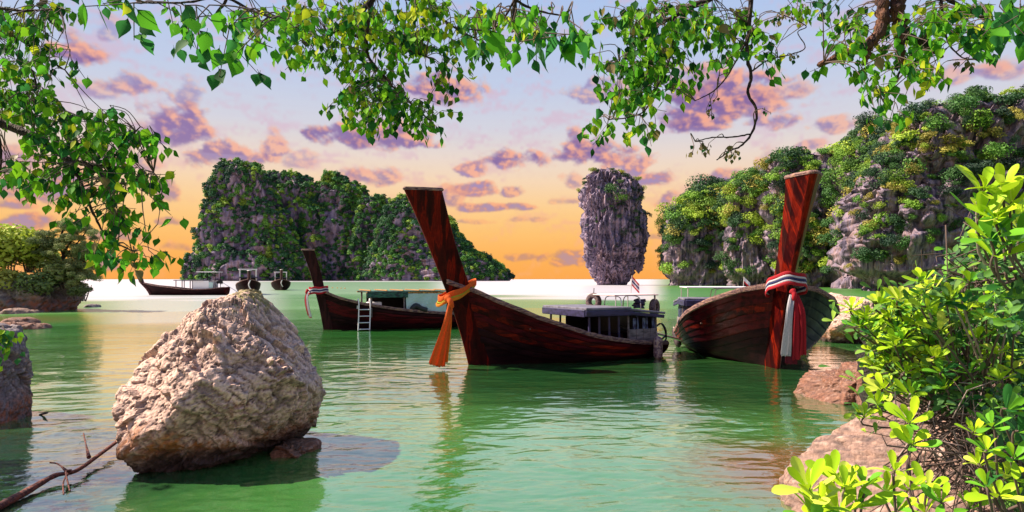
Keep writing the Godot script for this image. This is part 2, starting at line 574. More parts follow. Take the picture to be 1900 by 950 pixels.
func make_materials() -> void:
	var G := FastNoiseLite.TYPE_SIMPLEX_SMOOTH
	var lime := noise_tex(0.012, [[0.0, Color(0.10, 0.09, 0.14)], [0.36, Color(0.27, 0.25, 0.32)], [0.50, Color(0.50, 0.47, 0.53)], [0.62, Color(0.62, 0.57, 0.60)], [0.75, Color(0.50, 0.40, 0.36)], [1.0, Color(0.72, 0.66, 0.64)]], 512, 11)
	var rough := noise_tex(0.02, [], 512, 12, G, 6)
	M.lime_far = mat(Color(0.95, 0.93, 1.0), 0.9, lime, Vector3(0.016, 0.0035, 0.016), rough, 120.0, true)
	M.lime = mat(Color(0.94, 0.90, 0.94), 0.9, lime, Vector3(0.17, 0.018, 0.17), rough, 20.0, true)
	M.lime_tower = mat(Color(0.95, 0.91, 1.0), 0.9, lime, Vector3(0.15, 0.014, 0.15), rough, 22.0, true)
	M.rock = vmat(0.85)
	M.rock.uv1_triplanar = true
	M.rock.uv1_scale = Vector3(1.6, 1.6, 1.6)
	M.rock.albedo_texture = noise_tex(0.03, [[0.0, Color(0.55, 0.52, 0.52)], [0.42, Color(0.86, 0.84, 0.84)], [0.6, Color(1, 1, 1)], [1.0, Color(0.92, 0.88, 0.86)]], 512, 21, G, 6)
	M.rock.heightmap_enabled = true
	M.rock.heightmap_texture = noise_tex(0.016, [], 1024, 22, FastNoiseLite.TYPE_CELLULAR, 4)
	M.rock.heightmap_scale = 1.6
	var grain := noise_tex(0.009, [[0.0, Color(0.34, 0.20, 0.24)], [0.42, Color(0.66, 0.50, 0.54)], [0.55, Color(0.9, 0.82, 0.82)], [0.64, Color(1.0, 0.86, 0.74)], [1.0, Color(1.0, 0.80, 0.62)]], 512, 31, G, 7)
	var worn := noise_tex(0.007, [[0.0, Color(0.14, 0.03, 0.06)], [0.45, Color(0.30, 0.06, 0.08)], [0.56, Color(0.45, 0.10, 0.08)], [0.63, Color(0.85, 0.24, 0.08)], [0.72, Color(0.60, 0.13, 0.07)], [1.0, Color(0.95, 0.30, 0.12)]], 512, 33, G, 7)
	var gb := noise_tex(0.02, [], 512, 32, G, 5)
	var weave0 := noise_tex(0.02, [[0.0, Color(0.5, 0.5, 0.5)], [0.5, Color(0.85, 0.85, 0.85)], [1.0, Color(1, 1, 1)]], 256, 42)
	M.hull = mat(lin(0.080, 0.005, 0.013), 0.45, grain, Vector3(0.22, 1.6, 1.6), gb, 0.35)
	M.hull_worn = mat(lin(0.36, 0.33, 0.36), 0.42, worn, Vector3(0.16, 1.3, 1.3), gb, 0.4)
	M.hull_dark = mat(lin(0.024, 0.006, 0.011), 0.6, grain, Vector3(0.22, 1.6, 1.6), gb, 0.35)
	M.hull_green = mat(lin(0.04, 0.055, 0.062), 0.42, grain, Vector3(0.22, 1.2, 1.2), gb, 0.35)
	M.stem_red = mat(lin(0.40, 0.34, 0.36), 0.30, worn, Vector3(1.4, 0.22, 1.4), gb, 0.35)
	M.stem = mat(lin(0.30, 0.19, 0.30), 0.32, worn, Vector3(1.4, 0.22, 1.4), gb, 0.35)
	M.stem_dark = mat(lin(0.045, 0.014, 0.022), 0.4, grain, Vector3(1.6, 0.25, 1.6), gb, 0.35)
	for q in [M.hull, M.hull_worn, M.hull_dark, M.hull_green, M.stem, M.stem_dark, M.stem_red]: q.metallic_specular = 0.22
	M.old_wood = mat(lin(0.30, 0.235, 0.225), 0.8, grain, Vector3(1.2, 5.0, 5.0), gb, 0.8)
	M.pale_wood = mat(lin(0.25, 0.20, 0.21), 0.75, weave0, Vector3(0.7, 2.5, 2.5))
	M.purple = mat(lin(0.040, 0.034, 0.11), 0.5, weave0, Vector3(0.5, 2.0, 2.0))
	M.blue = mat(lin(0.12, 0.22, 0.46), 0.5, grain, Vector3(3.0, 1.5, 3.0), gb, 0.3)
	M.black = mat(lin(0.012, 0.011, 0.014), 0.6)
	M.roof = mat(lin(0.19, 0.175, 0.23), 0.7, weave0, Vector3(0.6, 0.6, 1.5))
	M.white = mat(lin(0.72, 0.70, 0.72), 0.45)
	M.steel = mat(lin(0.62, 0.60, 0.62), 0.3)
	M.steel.metallic = 0.6
	M.rubber = mat(lin(0.16, 0.145, 0.165), 0.7, grain, Vector3(4, 4, 4))
	M.fender = mat(lin(0.46, 0.41, 0.44), 0.55, grain, Vector3(3, 3, 3))
	M.fender_dark = mat(lin(0.07, 0.065, 0.09), 0.55, grain, Vector3(3, 3, 3))
	M.pink_sheet = mat(lin(0.72, 0.52, 0.50), 0.7)
	M.tarp = mat(lin(0.02, 0.16, 0.13), 0.6, grain, Vector3(1, 3, 1), gb, 1.0)
	M.tarp_pale = mat(lin(0.42, 0.58, 0.56), 0.6, null, Vector3(1.0, 1.0, 1.0), rough, 1.5)
	M.bamboo = mat(lin(0.62, 0.42, 0.12), 0.6, grain, Vector3(2, 6, 6))
	var weave := noise_tex(0.06, [[0.0, Color(0.72, 0.72, 0.72)], [0.5, Color(0.9, 0.9, 0.9)], [1.0, Color(1, 1, 1)]], 256, 41)
	var k := {"orange": lin(0.98, 0.17, 0.010), "amber": lin(0.92, 0.33, 0.01), "lime_cloth": lin(0.55, 0.62, 0.03), "red": lin(0.62, 0.012, 0.03), "white_cloth": lin(0.80, 0.76, 0.80), "navy": lin(0.03, 0.035, 0.16), "maroon": lin(0.22, 0.008, 0.03)}
	for q in k:
		M[q] = mat(k[q], 0.8, weave, Vector3(8, 1.2, 8))
		M[q].rim_enabled = true
		M[q].rim = 0.25
		M[q].backlight_enabled = true
		M[q].backlight = Color(0.85, 0.85, 0.85)
	M.bark = mat(lin(0.16, 0.085, 0.045), 0.85, grain, Vector3(6, 2, 6), gb, 2.5)
	M.bark_dark = mat(lin(0.045, 0.028, 0.022), 0.85, grain, Vector3(6, 2, 6), gb, 2.0)
	M.drift = mat(lin(0.22, 0.085, 0.065), 0.8, grain, Vector3(5, 5, 5), gb, 1.5)
	M.twig = mat(lin(0.10, 0.065, 0.055), 0.9)
	M.twig_pale = mat(lin(0.34, 0.25, 0.23), 0.9)
	M.crown = vmat(0.75, 0.35)
	M.tree_trunk = mat(lin(0.14, 0.10, 0.09), 0.9)
	M.soil = mat(lin(0.085, 0.055, 0.05), 0.95, rough, Vector3(2, 2, 2), rough, 6.0)
	# leaves
	for q in [["leaf_bright", 0.38, 0.53, 0.018, 0.6], ["leaf_lime", 0.29, 0.48, 0.016, 0.5], ["leaf_green", 0.11, 0.30, 0.02, 0.45], ["leaf_deep", 0.022, 0.10, 0.02, 0.4], ["leaf_pale", 0.46, 0.54, 0.07, 0.5], ["leaf_dry", 0.16, 0.12, 0.05, 0.3],
			["bough_green", 0.055, 0.20, 0.012, 0.6], ["bough_lime", 0.13, 0.30, 0.012, 0.75], ["bough_yellow", 0.36, 0.42, 0.02, 0.9], ["bough_deep", 0.014, 0.07, 0.016, 0.35]]:
		var m := mat(lin(q[1], q[2], q[3]), 0.72 if (q[0] as String).begins_with("bough") else 0.5)
		m.metallic_specular = 0.2 if (q[0] as String).begins_with("bough") else 0.22
		m.backlight_enabled = true
		var top: float = maxf(q[1], maxf(q[2], q[3]))
		m.backlight = lin(q[1] / top * q[4] * 0.5, q[2] / top * q[4] * 0.5, q[3] / top * q[4] * 0.5)
		M[q[0]] = m

func water_mat(coat: float, rough: float, spec: float, n: Texture2D) -> StandardMaterial3D:
	var m := vmat(rough)
	m.metallic_specular = spec
	m.uv1_triplanar = true
	m.uv1_world_triplanar = true
	m.uv1_scale = Vector3(0.16, 0.16, 0.30)
	m.normal_enabled = true
	m.normal_texture = n
	m.normal_scale = 0.24
	if coat > 0.0:
		m.clearcoat_enabled = true
		m.clearcoat = coat
		m.clearcoat_roughness = 0.03
	return m

func make_water() -> void:
	var n := noise_tex(0.028, [], 1024, 51, FastNoiseLite.TYPE_SIMPLEX_SMOOTH, 4)
	n.as_normal_map = true
	n.bump_strength = 5.0
	var nw := FastNoiseLite.new()
	nw.seed = 9
	nw.fractal_octaves = 3
	nw.frequency = 0.5
	var n1 := FastNoiseLite.new()
	n1.seed = 19
	n1.fractal_octaves = 2
	n1.frequency = 1.0
	# rings: fine near the shore, wider farther out; the open sea is ruffled and less clear
	var rings := [[0.5, 2.4, 12, 1.0, 0.04, 0.7], [2.4, 14.0, 400, 1.0, 0.04, 0.7], [14.0, 16.0, 30, 0.85, 0.05, 0.68], [16.0, 18.5, 30, 0.65, 0.07, 0.65], [18.5, 22.0, 34, 0.45, 0.10, 0.62], [22.0, 27.0, 40, 0.25, 0.14, 0.58], [27.0, 36.0, 50, 0.10, 0.20, 0.54], [36.0, 60.0, 60, 0.0, 0.26, 0.5], [60.0, 9000.0, 170, 0.0, 0.30, 0.5]]
	var angs := []
	for j in 41: angs.append(lerpf(-PI, -0.82, j / 41.0))
	for j in 460: angs.append(lerpf(-0.82, 0.82, j / 460.0))
	for j in 42: angs.append(lerpf(0.82, PI, j / 41.0))
	var am := ArrayMesh.new()
	for g in rings:
		var b := MB.new()
		var nr: int = g[2]
		for i in nr + 1:
			var r: float = g[0] * exp(log(g[1] / g[0]) * i / nr)
			var f1 := smoothstep(17.0, 8.0, r) * 0.0030
			var f2 := smoothstep(46.0, 18.0, r) * 0.0055
			var f3 := smoothstep(90.0, 40.0, r) * 0.007
			for a in angs:
				var x: float = r * sin(a)
				var z: float = -r * cos(a)
				var y := 0.0
				if f3 > 0.0 and absf(a) < 1.0:
					var w1 := n1.get_noise_2d(x * 0.35, z * 0.7)
					y = w1 * f3
					if f2 > 0.0: y += n1.get_noise_2d(x * 1.1 + w1 * 0.5 + 40.0, z * 2.4) * f2
					if f1 > 0.0: y += n1.get_noise_2d(x * 3.4 + w1, z * 7.0 + 9.0) * f1
				var big := nw.get_noise_2d(x * 0.06, z * 0.10)
				# clear green bay, open water painted pale as sun glare, brown shallows by the rocks
				var c := Color(0.022, 0.122, 0.024).lerp(Color(0.066, 0.21, 0.05), clampf(0.5 + big, 0, 1))
				c = c.lerp(Color(0.075, 0.21, 0.025), smoothstep(18.0, 40.0, r) * 0.5)
				# dark boat reflections, and tree shade at the left, painted into the water colour
				var boat_reflection := smoothstep(1.25, 0.55, Vector2((x - 2.2) / 6.0, (z + 10.2) / 3.2).length() + big * 0.3)
				c = c.lerp(Color(0.014, 0.062, 0.022), boat_reflection * 0.8)
				var painted_shade := smoothstep(1.2, 0.5, Vector2((x + 4.6) / 2.6, (z + 5.4) / 2.6).length() + big * 0.3)
				c = c.lerp(Color(0.012, 0.034, 0.022), painted_shade * 0.85)
				var az := rad_to_deg(a)
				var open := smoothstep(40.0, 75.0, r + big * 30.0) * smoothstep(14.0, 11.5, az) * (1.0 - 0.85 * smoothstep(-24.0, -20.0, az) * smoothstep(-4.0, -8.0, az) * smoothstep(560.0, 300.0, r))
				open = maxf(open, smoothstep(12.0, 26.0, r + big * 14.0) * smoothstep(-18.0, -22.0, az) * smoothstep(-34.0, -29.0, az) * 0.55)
				c = c.lerp(Color(0.54, 0.51, 0.55), open)  # sun glare put into the colour as a pale tint
				var sh := smoothstep(1.5, 0.2, Vector2((x - 2.5), (z + 5.3)).length()) + smoothstep(5.5, 1.5, Vector2(x + 20.5, (z + 24.0)).length()) + smoothstep(0.9, 0.2, Vector2(x + 3.4, z + 6.1).length()) * 0.6
				c = c.lerp(Color(0.17, 0.075, 0.025), clampf(sh * (0.7 + big), 0, 0.8))
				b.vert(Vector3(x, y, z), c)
		var w := angs.size()
		for i in nr:
			for j in w - 1:
				b.quad(i * w + j, i * w + j + 1, (i + 1) * w + j + 1, (i + 1) * w + j)
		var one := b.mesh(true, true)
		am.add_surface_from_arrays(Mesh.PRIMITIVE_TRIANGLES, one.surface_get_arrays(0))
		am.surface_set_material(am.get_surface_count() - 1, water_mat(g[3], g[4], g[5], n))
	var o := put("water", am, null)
	tag(o, "green bay water with small ripples and dark boat reflections", "", "", "structure")
	# the sea bed below, so that the sheet is not the only ground
	var g := MB.new()
	g.quadp(Vector3(-3000, -6, 1000), Vector3(-3000, -6, -8000), Vector3(3000, -6, -8000), Vector3(3000, -6, 1000))
	tag(put("seabed", g.mesh(false), M.soil), "", "", "", "structure")

# scatter clumps of foliage over a lobe's surface
func scatter(res: Array, count: int, size: Vector2, pal: Array, thr: float, seed_: int, mf: float, xf: Array, cols: Array, y0 := 0.6, face := true) -> void:
	var pts: PackedVector3Array = res[0]
	var nrm: PackedVector3Array = res[1]
	rng.seed = seed_
	n_one.seed = seed_ + 5
	n_one.frequency = 1.0
	n_one.fractal_octaves = 3
	var got := 0
	for tries in count * 12:
		if got >= count: break
		var i := rng.randi() % pts.size()
		var p := pts[i]
		var n := nrm[i]
		if p.y < y0 or (face and n.z < -0.35 and n.y < 0.6): continue
		var v := n_one.get_noise_3d(p.x * mf, p.y * mf * 0.35, p.z * mf)
		if v + n.y * 0.55 < thr + rng.randf_range(-0.12, 0.12): continue
		got += 1
		var s := rng.randf_range(size.x, size.y) * (0.75 + 0.5 * rng.randf())
		var up := (Vector3.UP * 1.2 + n * 0.6 + Vector3(rng.randfn(), rng.randfn(), rng.randfn()) * 0.15).normalized()
		var bx := Basis(Vector3.UP, rng.randf() * TAU)
		var q := Basis(Quaternion(Vector3.UP, up)) * bx
		q = q.scaled_local(Vector3(s, s * rng.randf_range(0.75, 1.1), s))
		xf.append(Transform3D(q, p + n * s * 0.25))
		var tone := n_one.get_noise_3d(p.x * mf * 2.6 + 9.0, p.y * mf * 2.6, p.z * mf * 2.6)
		var c: Color = pal[clampi(int((tone * 1.1 + 0.5) * pal.size() + rng.randf_range(-0.7, 0.7)), 0, pal.size() - 1)]
		cols.append(c * rng.randf_range(0.75, 1.3))

func make_islands() -> void:
	n_fbm.frequency = 1.0
	n_fbm.fractal_octaves = 4
	n_ridge.frequency = 1.0
	n_ridge.fractal_type = FastNoiseLite.FRACTAL_RIDGED
	n_ridge.fractal_octaves = 3
	n_cell.noise_type = FastNoiseLite.TYPE_CELLULAR
	n_cell.frequency = 1.0
	n_cell.cellular_return_type = FastNoiseLite.RETURN_DISTANCE2_SUB
	var far_clump := [clump_mesh(1, 5, 18, 0.22), clump_mesh(2, 5, 18, 0.22, 1.0), clump_mesh(3, 6, 16, 0.22, 0.6)]
	# ---- the broad island
	var b := MB.new()
	var xfs := [[], [], []]
	var cls := [[], [], []]
	var greens := [Color(0.014, 0.065, 0.036), Color(0.022, 0.10, 0.038), Color(0.035, 0.145, 0.036), Color(0.065, 0.21, 0.03), Color(0.11, 0.27, 0.028), Color(0.24, 0.38, 0.035)]
	var L := [
		[600.0, [[303, 418, 462], [308, 404, 474], [318, 398, 486], [335, 394, 498], [355, 390, 508], [385, 382, 520], [420, 378, 540], [450, 371, 555], [478, 358, 570], [521, 350, 585]], 0.55, 7.0, 1, 1100],
		[640.0, [[320, 510, 545], [328, 490, 565], [345, 480, 590], [380, 470, 610], [440, 450, 625], [521, 440, 640]], 0.5, 7.0, 2, 800],
		[640.0, [[321, 610, 630], [328, 602, 640], [340, 596, 652], [356, 580, 668], [390, 560, 690], [450, 535, 710], [521, 515, 722]], 0.5, 7.0, 3, 900],
		[650.0, [[343, 652, 670], [352, 640, 682], [375, 630, 700], [420, 615, 715], [521, 600, 730]], 0.5, 6.0, 4, 500],
		[620.0, [[366, 690, 710], [374, 680, 720], [390, 668, 735], [430, 655, 748], [521, 640, 760]], 0.5, 6.0, 5, 500],
		[600.0, [[366, 742, 768], [376, 728, 790], [392, 716, 818], [412, 706, 836], [440, 700, 856], [468, 692, 884], [482, 686, 912], [500, 680, 936], [521, 672, 946]], 0.5, 5.0, 6, 1300],
	]
	for q in L:
		var res := lobe(b, q[0], q[1], q[2], q[3], q[4], 110, 80, 0.0, 60.0)
		for k in 3:
			scatter(res, int(q[5] * 1.0), Vector2(1.3, 3.8), greens, -0.06, q[4] * 10 + k, 0.014, xfs[k], cls[k], 1.0)
	var isl := base("limestone_island", Vector3.ZERO)
	tag(isl, "broad forested limestone island with several rounded peaks across the bay", "island")
	put("cliff", b.mesh(true), M.lime_far, isl)
	for k in 3:
		multi("foliage", far_clump[k], M.crown, xfs[k], cls[k], isl)
	# a low islet of green just left of it
	# ---- the tower
	b = MB.new()
	var tw := [[316, 1112, 1138], [322, 1098, 1158], [330, 1088, 1172], [345, 1081, 1184], [365, 1079, 1191], [395, 1083, 1195], [425, 1080, 1197], [450, 1083, 1196], [470, 1088, 1190], [488, 1094, 1180], [505, 1100, 1173], [518, 1106, 1169], [530, 1110, 1167]]
	var res := lobe(b, 175.0, tw, 0.85, 1.9, 21, 190, 150, 0.0, 1e9, 4.5)
	var hang := [[425, 1160, 1190], [450, 1160, 1196], [470, 1164, 1196], [485, 1170, 1196], [496, 1176, 1194], [503, 1180, 1190], [508, 1184, 1187]]
	lobe(b, 174.0, hang, 0.8, 0.7, 22, 60, 40, 0.0, 1e9, 4.0)
	var tower := base("rock_tower", Vector3.ZERO)
	tag(tower, "lone top heavy limestone tower standing in the sea, narrow at its foot", "rock stack")
	put("rock_face", b.mesh(true), M.lime_tower, tower)
	var near_clump := [clump_mesh(11, 9, 64, 0.085, 0.6), clump_mesh(12, 11, 60, 0.085, 0.8), clump_mesh(13, 7, 80, 0.08, 1.0)]
	var bush_spots := [[1098, 318, 1.3, 4, "small yellow green bush on the top left edge of the lone rock tower"], [1073, 352, 0.9, 4, "lone bush sticking out of the left side of the rock tower"], [1152, 324, 1.5, 5, "yellow bush on the crown of the rock tower right of its highest point"], [1187, 335, 1.4, 4, "pale bush on the upper right shoulder of the rock tower"], [1196, 352, 1.2, 4, "bush leaning out from the right edge of the rock tower near the top"], [1194, 370, 1.0, 3, "lower bush on the right edge of the rock tower"], [1134, 358, 2.3, 2, "dark green shrub in the hollow of the rock tower face, the higher of two"], [1152, 374, 2.4, 3, "bright green shrub on the rock tower face below the dark one"], [1194, 396, 0.8, 3, "tiny bush half way up the right edge of the rock tower"], [1160, 436, 1.9, 0, "dark ivy like shrub in the shaded middle of the rock tower"]]
	var bc := [Color(0.02, 0.06, 0.03), Color(0.03, 0.09, 0.03), Color(0.05, 0.14, 0.03), Color(0.13, 0.27, 0.03), Color(0.28, 0.34, 0.05), Color(0.40, 0.38, 0.04)]
	for q in bush_spots:
		# set on the rock's near surface under that sight line
		var best := 1e9
		var at := Vector3.ZERO
		var pts: PackedVector3Array = res[0]
		for p in pts:
			var sx := CX + p.x / -p.z * F
			var sy := HY - (p.y - EYE) / -p.z * F
			var e := absf(sx - q[0]) + absf(sy - q[1]) + (p.z + 175.0) * -0.6
			if e < best:
				best = e
				at = p
		var t := base("shrub", at)
		tag(t, q[4], "shrub", "shrubs growing on the rock tower")
		crown_part(t, near_clump[rng.randi() % 3], q[2], bc[q[3]], 0.35)
		var st := MB.new()
		st.tube([Vector3(0, -0.5, -0.3), Vector3(0.1, 0.2, 0.0), Vector3(0, 0.7 * q[2], 0.1)], [0.09, 0.07, 0.03], 5)
		put("stem", st.mesh(), M.tree_trunk, t)
	# mass of creeper on the tower
	var xf := []
	var co := []
	scatter(res, 130, Vector2(0.5, 1.1), [Color(0.02, 0.045, 0.035), Color(0.035, 0.075, 0.04), Color(0.07, 0.13, 0.04)], 0.30, 77, 0.13, xf, co, 9.0)
	multi("foliage", near_clump[0], M.crown, xf, co, tower)
	# ---- the headland on the right: three rock bodies
	var cg := [Color(0.016, 0.05, 0.03), Color(0.028, 0.085, 0.032), Color(0.048, 0.135, 0.032), Color(0.09, 0.22, 0.03), Color(0.17, 0.32, 0.03), Color(0.30, 0.42, 0.035), Color(0.34, 0.30, 0.055)]
	var H := [
		["round_cliff", "rounded limestone headland with bushy top at the far end of the shore", 165.0, [[350, 1308, 1346], [362, 1288, 1362], [382, 1266, 1372], [405, 1242, 1380], [425, 1231, 1384], [455, 1230, 1388], [490, 1232, 1388], [529.6, 1235, 1390]], 0.9, 1.5, 31, 120, 90, 0.8, 200, 0.18, 13.0],
		["bare_cliff", "bare grey limestone cliff face with tufted top beside the round headland", 140.0, [[330, 1376, 1420], [345, 1355, 1440], [380, 1348, 1455], [420, 1350, 1462], [470, 1347, 1466], [510, 1349, 1466], [531.7, 1354, 1462]], 0.9, 1.4, 32, 120, 90, 0.9, 110, 0.36, 18.0],
		["wooded_hill", "wooded hill rising behind the right hand boat's prow", 132.0, [[288, 1448, 1510], [300, 1436, 1570], [330, 1424, 1620], [380, 1420, 1650], [440, 1424, 1660], [500, 1430, 1660], [533, 1436, 1660]], 0.55, 2.2, 33, 120, 80, 0.6, 400, -0.16, 5.0],
		["domed_hill", "dark domed hill covered in trees between the prow and the high cliff", 112.0, [[236, 1600, 1640], [250, 1580, 1680], [280, 1566, 1720], [330, 1556, 1760], [420, 1550, 1780], [535, 1550, 1790]], 0.6, 2.2, 34, 110, 80, 0.6, 340, -0.02, 11.0],
		["high_cliff", "high limestone cliff with hanging trees and a dark sea cave at its foot", 88.0, [[184, 1790, 2030], [196, 1740, 2080], [215, 1690, 2120], [240, 1662, 2160], [280, 1640, 2200], [340, 1600, 2240], [400, 1575, 2260], [460, 1562, 2270], [505, 1560, 2270], [540, 1566, 2270]], 0.34, 2.0, 35, 170, 110, 3.4, 420, 0.26, 14.0],
	]
	var bodies := {}
	for q in H:
		b = MB.new()
		res = lobe(b, q[2], q[3], q[4], q[5], q[6], q[7], q[8], q[9], 30.0, 4.0)
		bodies[q[0]] = res
		var t := base(q[0])
		tag(t, q[1], "cliff")
		put("rock_face", b.mesh(true), M.lime, t)
		if q[11] > -0.05:
			xf = []
			co = []
			scatter(res, int(q[10] * 0.7), Vector2(0.7, 2.4) * (q[2] / 120.0), cg, -0.5, q[6] * 9, 0.07, xf, co, q[12])
			multi("foliage", near_clump[2], M.crown, xf, co, t)
		for k in 2:
			xf = []
			co = []
			scatter(res, int(q[10] / 2), Vector2(0.6, 2.1) * (q[2] / 120.0), cg, q[11], q[6] * 7 + k, 0.07, xf, co, 3.0)
			multi("foliage", near_clump[k], M.crown, xf, co, t)
	# the cave: a dark hollow under a lip is made by set-back rock behind a row of hanging rock teeth
	cliff_trees(near_clump, cg, bodies)

func crown_part(t: Node3D, mesh: Mesh, s: float, c: Color, lift: float) -> void:
	var o := MultiMeshInstance3D.new()
	var mm := MultiMesh.new()
	mm.transform_format = MultiMesh.TRANSFORM_3D
	mm.use_colors = true
	mm.mesh = mesh
	mm.instance_count = 1
	mm.set_instance_transform(0, Transform3D(Basis(Vector3.UP, rng.randf() * TAU).scaled_local(Vector3(s, s * 0.85, s)), Vector3(0, s * lift, 0)))
	mm.set_instance_color(0, c)
	o.multimesh = mm
	o.material_override = M.crown
	o.name = part_name(t, "crown")
	t.add_child(o, true)

func cliff_trees(cm: Array, cg: Array, bodies: Dictionary) -> void:
	# [px, py, radius px, colour, body, label]
	var T := [
		[1290, 372, 26, 4, "round_cliff", "yellow green tree at the top of the rounded headland"],
		[1252, 408, 24, 3, "round_cliff", "green bushy tree on the seaward shoulder of the rounded headland"],
		[1322, 362, 22, 3, "round_cliff", "small green tree on the summit of the rounded headland"],
		[1300, 408, 26, 5, "round_cliff", "golden green tree in the middle of the rounded headland's bushes"],
		[1245, 445, 20, 2, "round_cliff", "dark green bush at the overhanging left edge of the rounded headland"],
		[1335, 420, 24, 2, "round_cliff", "dark green tree in the cleft between rounded headland and bare cliff"],
		[1395, 425, 24, 5, "bare_cliff", "pale yellow bush clinging to the front of the bare cliff"],
		[1418, 360, 26, 4, "bare_cliff", "yellow green tree on the top of the bare cliff"],
		[1385, 345, 20, 1, "bare_cliff", "dark bush on the left top corner of the bare cliff"],
		[1440, 385, 24, 4, "bare_cliff", "yellow green tree on the right shoulder of the bare cliff"],
		[1357, 450, 12, 4, "bare_cliff", "small yellow bush low on the left flank of the bare cliff"],
		[1462, 300, 30, 1, "wooded_hill", "dark rounded tree on the ridge left of the tall prow"],
		[1440, 340, 28, 4, "wooded_hill", "yellow green tree on the slope just left of the tall prow"],
		[1555, 285, 30, 5, "wooded_hill", "orange tinged tree on the ridge right of the tall prow"],
		[1560, 335, 30, 4, "wooded_hill", "yellow green tree below the orange tinged one"],
		[1585, 395, 34, 3, "wooded_hill", "green umbrella shaped tree half way up the slope"],
		[1528, 440, 30, 6, "wooded_hill", "pale brownish tree beside the prow, lightest on the slope"],
		[1540, 490, 34, 3, "wooded_hill", "bright green tree near the water right of the prow"],
		[1500, 480, 30, 2, "wooded_hill", "dark green tree near the water behind the prow"],
		[1605, 250, 26, 1, "domed_hill", "dark tree on the left edge of the domed hill's top"],
		[1635, 262, 36, 0, "domed_hill", "darkest and largest tree, on the dome of the hill"],
		[1640, 330, 28, 3, "domed_hill", "mid green tree under the large dark one on the domed hill"],
		[1700, 215, 34, 0, "high_cliff", "dark bluish tree on the skyline left of the high cliff's summit"],
		[1735, 232, 26, 3, "high_cliff", "fresh green tree on the skyline beside the dark bluish one"],
		[1690, 265, 36, 5, "high_cliff", "orange yellow tree at the top left of the high cliff"],
		[1790, 205, 34, 2, "high_cliff", "green tree on the skyline at the high cliff's summit"],
		[1820, 235, 34, 4, "high_cliff", "yellow green tree just under the high cliff's summit"],
		[1870, 200, 36, 1, "high_cliff", "dark tree on the skyline furthest along the high cliff"],
		[1875, 215, 22, 6, "high_cliff", "rust coloured tree among dark ones near the high cliff's summit"],
		[1690, 320, 34, 3, "high_cliff", "grey green tree on the upper left of the high cliff's face"],
		[1770, 290, 36, 6, "high_cliff", "pale brown green tree in the middle of the high cliff's upper slope"],
		[1850, 290, 34, 3, "high_cliff", "green tree on the upper slope above the bright shore bush"],
		[1640, 420, 28, 4, "high_cliff", "yellow green tree growing from the high cliff's left edge"],
		[1690, 390, 26, 4, "high_cliff", "yellow green tree jutting from the middle of the high cliff"],
		[1720, 450, 20, 4, "high_cliff", "small yellow green bush low on the high cliff above the cave"],
		[1640, 480, 22, 3, "high_cliff", "green bush low on the high cliff's left part"],
	]
	var i := 0
	for q in T:
		var best := 1e9
		var at := Vector3.ZERO
		var pts: PackedVector3Array = bodies[q[4]][0]
		for p in pts:
			var sx := CX + p.x / -p.z * F
			var sy := HY - (p.y - EYE) / -p.z * F
			var e := absf(sx - q[0]) + absf(sy - q[1] - q[2] * 0.5) - p.z * -0.0 - p.z * -1.2 - p.z * 0.0
			e = absf(sx - q[0]) + absf(sy - q[1] - q[2] * 0.5) - p.z * 0.8
			if e < best:
				best = e
				at = p
		var s: float = q[2] / F * -at.z * 0.95
		var t := base("cliff_tree", at)
		tag(t, q[5], "tree", "trees on the headland")
		rng.seed = 900 + i
		crown_part(t, cm[i % 3], s, cg[q[3]] * 1.25, 0.75)
		var st := MB.new()
		st.tube([Vector3(0, -s * 0.3, -s * 0.2), Vector3(s * 0.06, s * 0.3, 0), Vector3(-s * 0.02, s * 0.8, 0.05 * s)], [s * 0.09, s * 0.07, s * 0.03], 6)
		st.tube([Vector3(s * 0.05, s * 0.25, 0), Vector3(s * 0.35, s * 0.7, s * 0.1)], [s * 0.05, s * 0.02], 5)
		put("trunk", st.mesh(), M.tree_trunk, t)
		i += 1

func make_rocks() -> void:
	n_fbm.frequency = 1.0
	# the big boulder
	var planes := [
		[-0.76, 0.65, 0.0, 0.73], [0.79, 0.62, 0.0, 0.75], [-0.10, 1, 0.05, 0.94], [-0.91, -0.38, 0.1, 0.66], [1, 0.02, 0.1, 0.86], [0.5, -0.8, 0.3, 0.58], [0.86, -0.5, 0.1, 0.70],
		[-0.42, 0.50, 0.76, 0.74], [0.50, -0.16, 0.85, 0.74], [0.20, -0.62, 0.75, 0.74], [0.35, 0.62, 0.7, 0.80], [0, 0.35, -1, 0.75], [-0.7, 0.1, 0.7, 1.02], [0, -1, 0, 0.8], [0.7, 0.1, -0.7, 0.8]]
	var o := put("boulder", rock_mesh(planes, 5, 0.10, 2.2, 400, 260, 24.0, 1.0, 1), M.rock, null, P(420, 742, 6.0))
	tag(o, "big cracked pinkish boulder standing in the shallow water", "boulder")

# where the sight line through a pixel meets a boat's centre plane, in the boat's own x (forward) and y (up)
func on_keel(o: Vector3, th: float, px: float, py: float) -> Vector2:
	var dir := Vector3((px - CX) / F, -(py - HY) / F, -1.0)
	var n := Vector3(sin(th), 0, cos(th))
	var eye := Vector3(0, EYE, 0)
	var p := eye + dir * ((o - eye).dot(n) / dir.dot(n))
	return Vector2((p - o).dot(Vector3(cos(th), 0, -sin(th))), p.y)

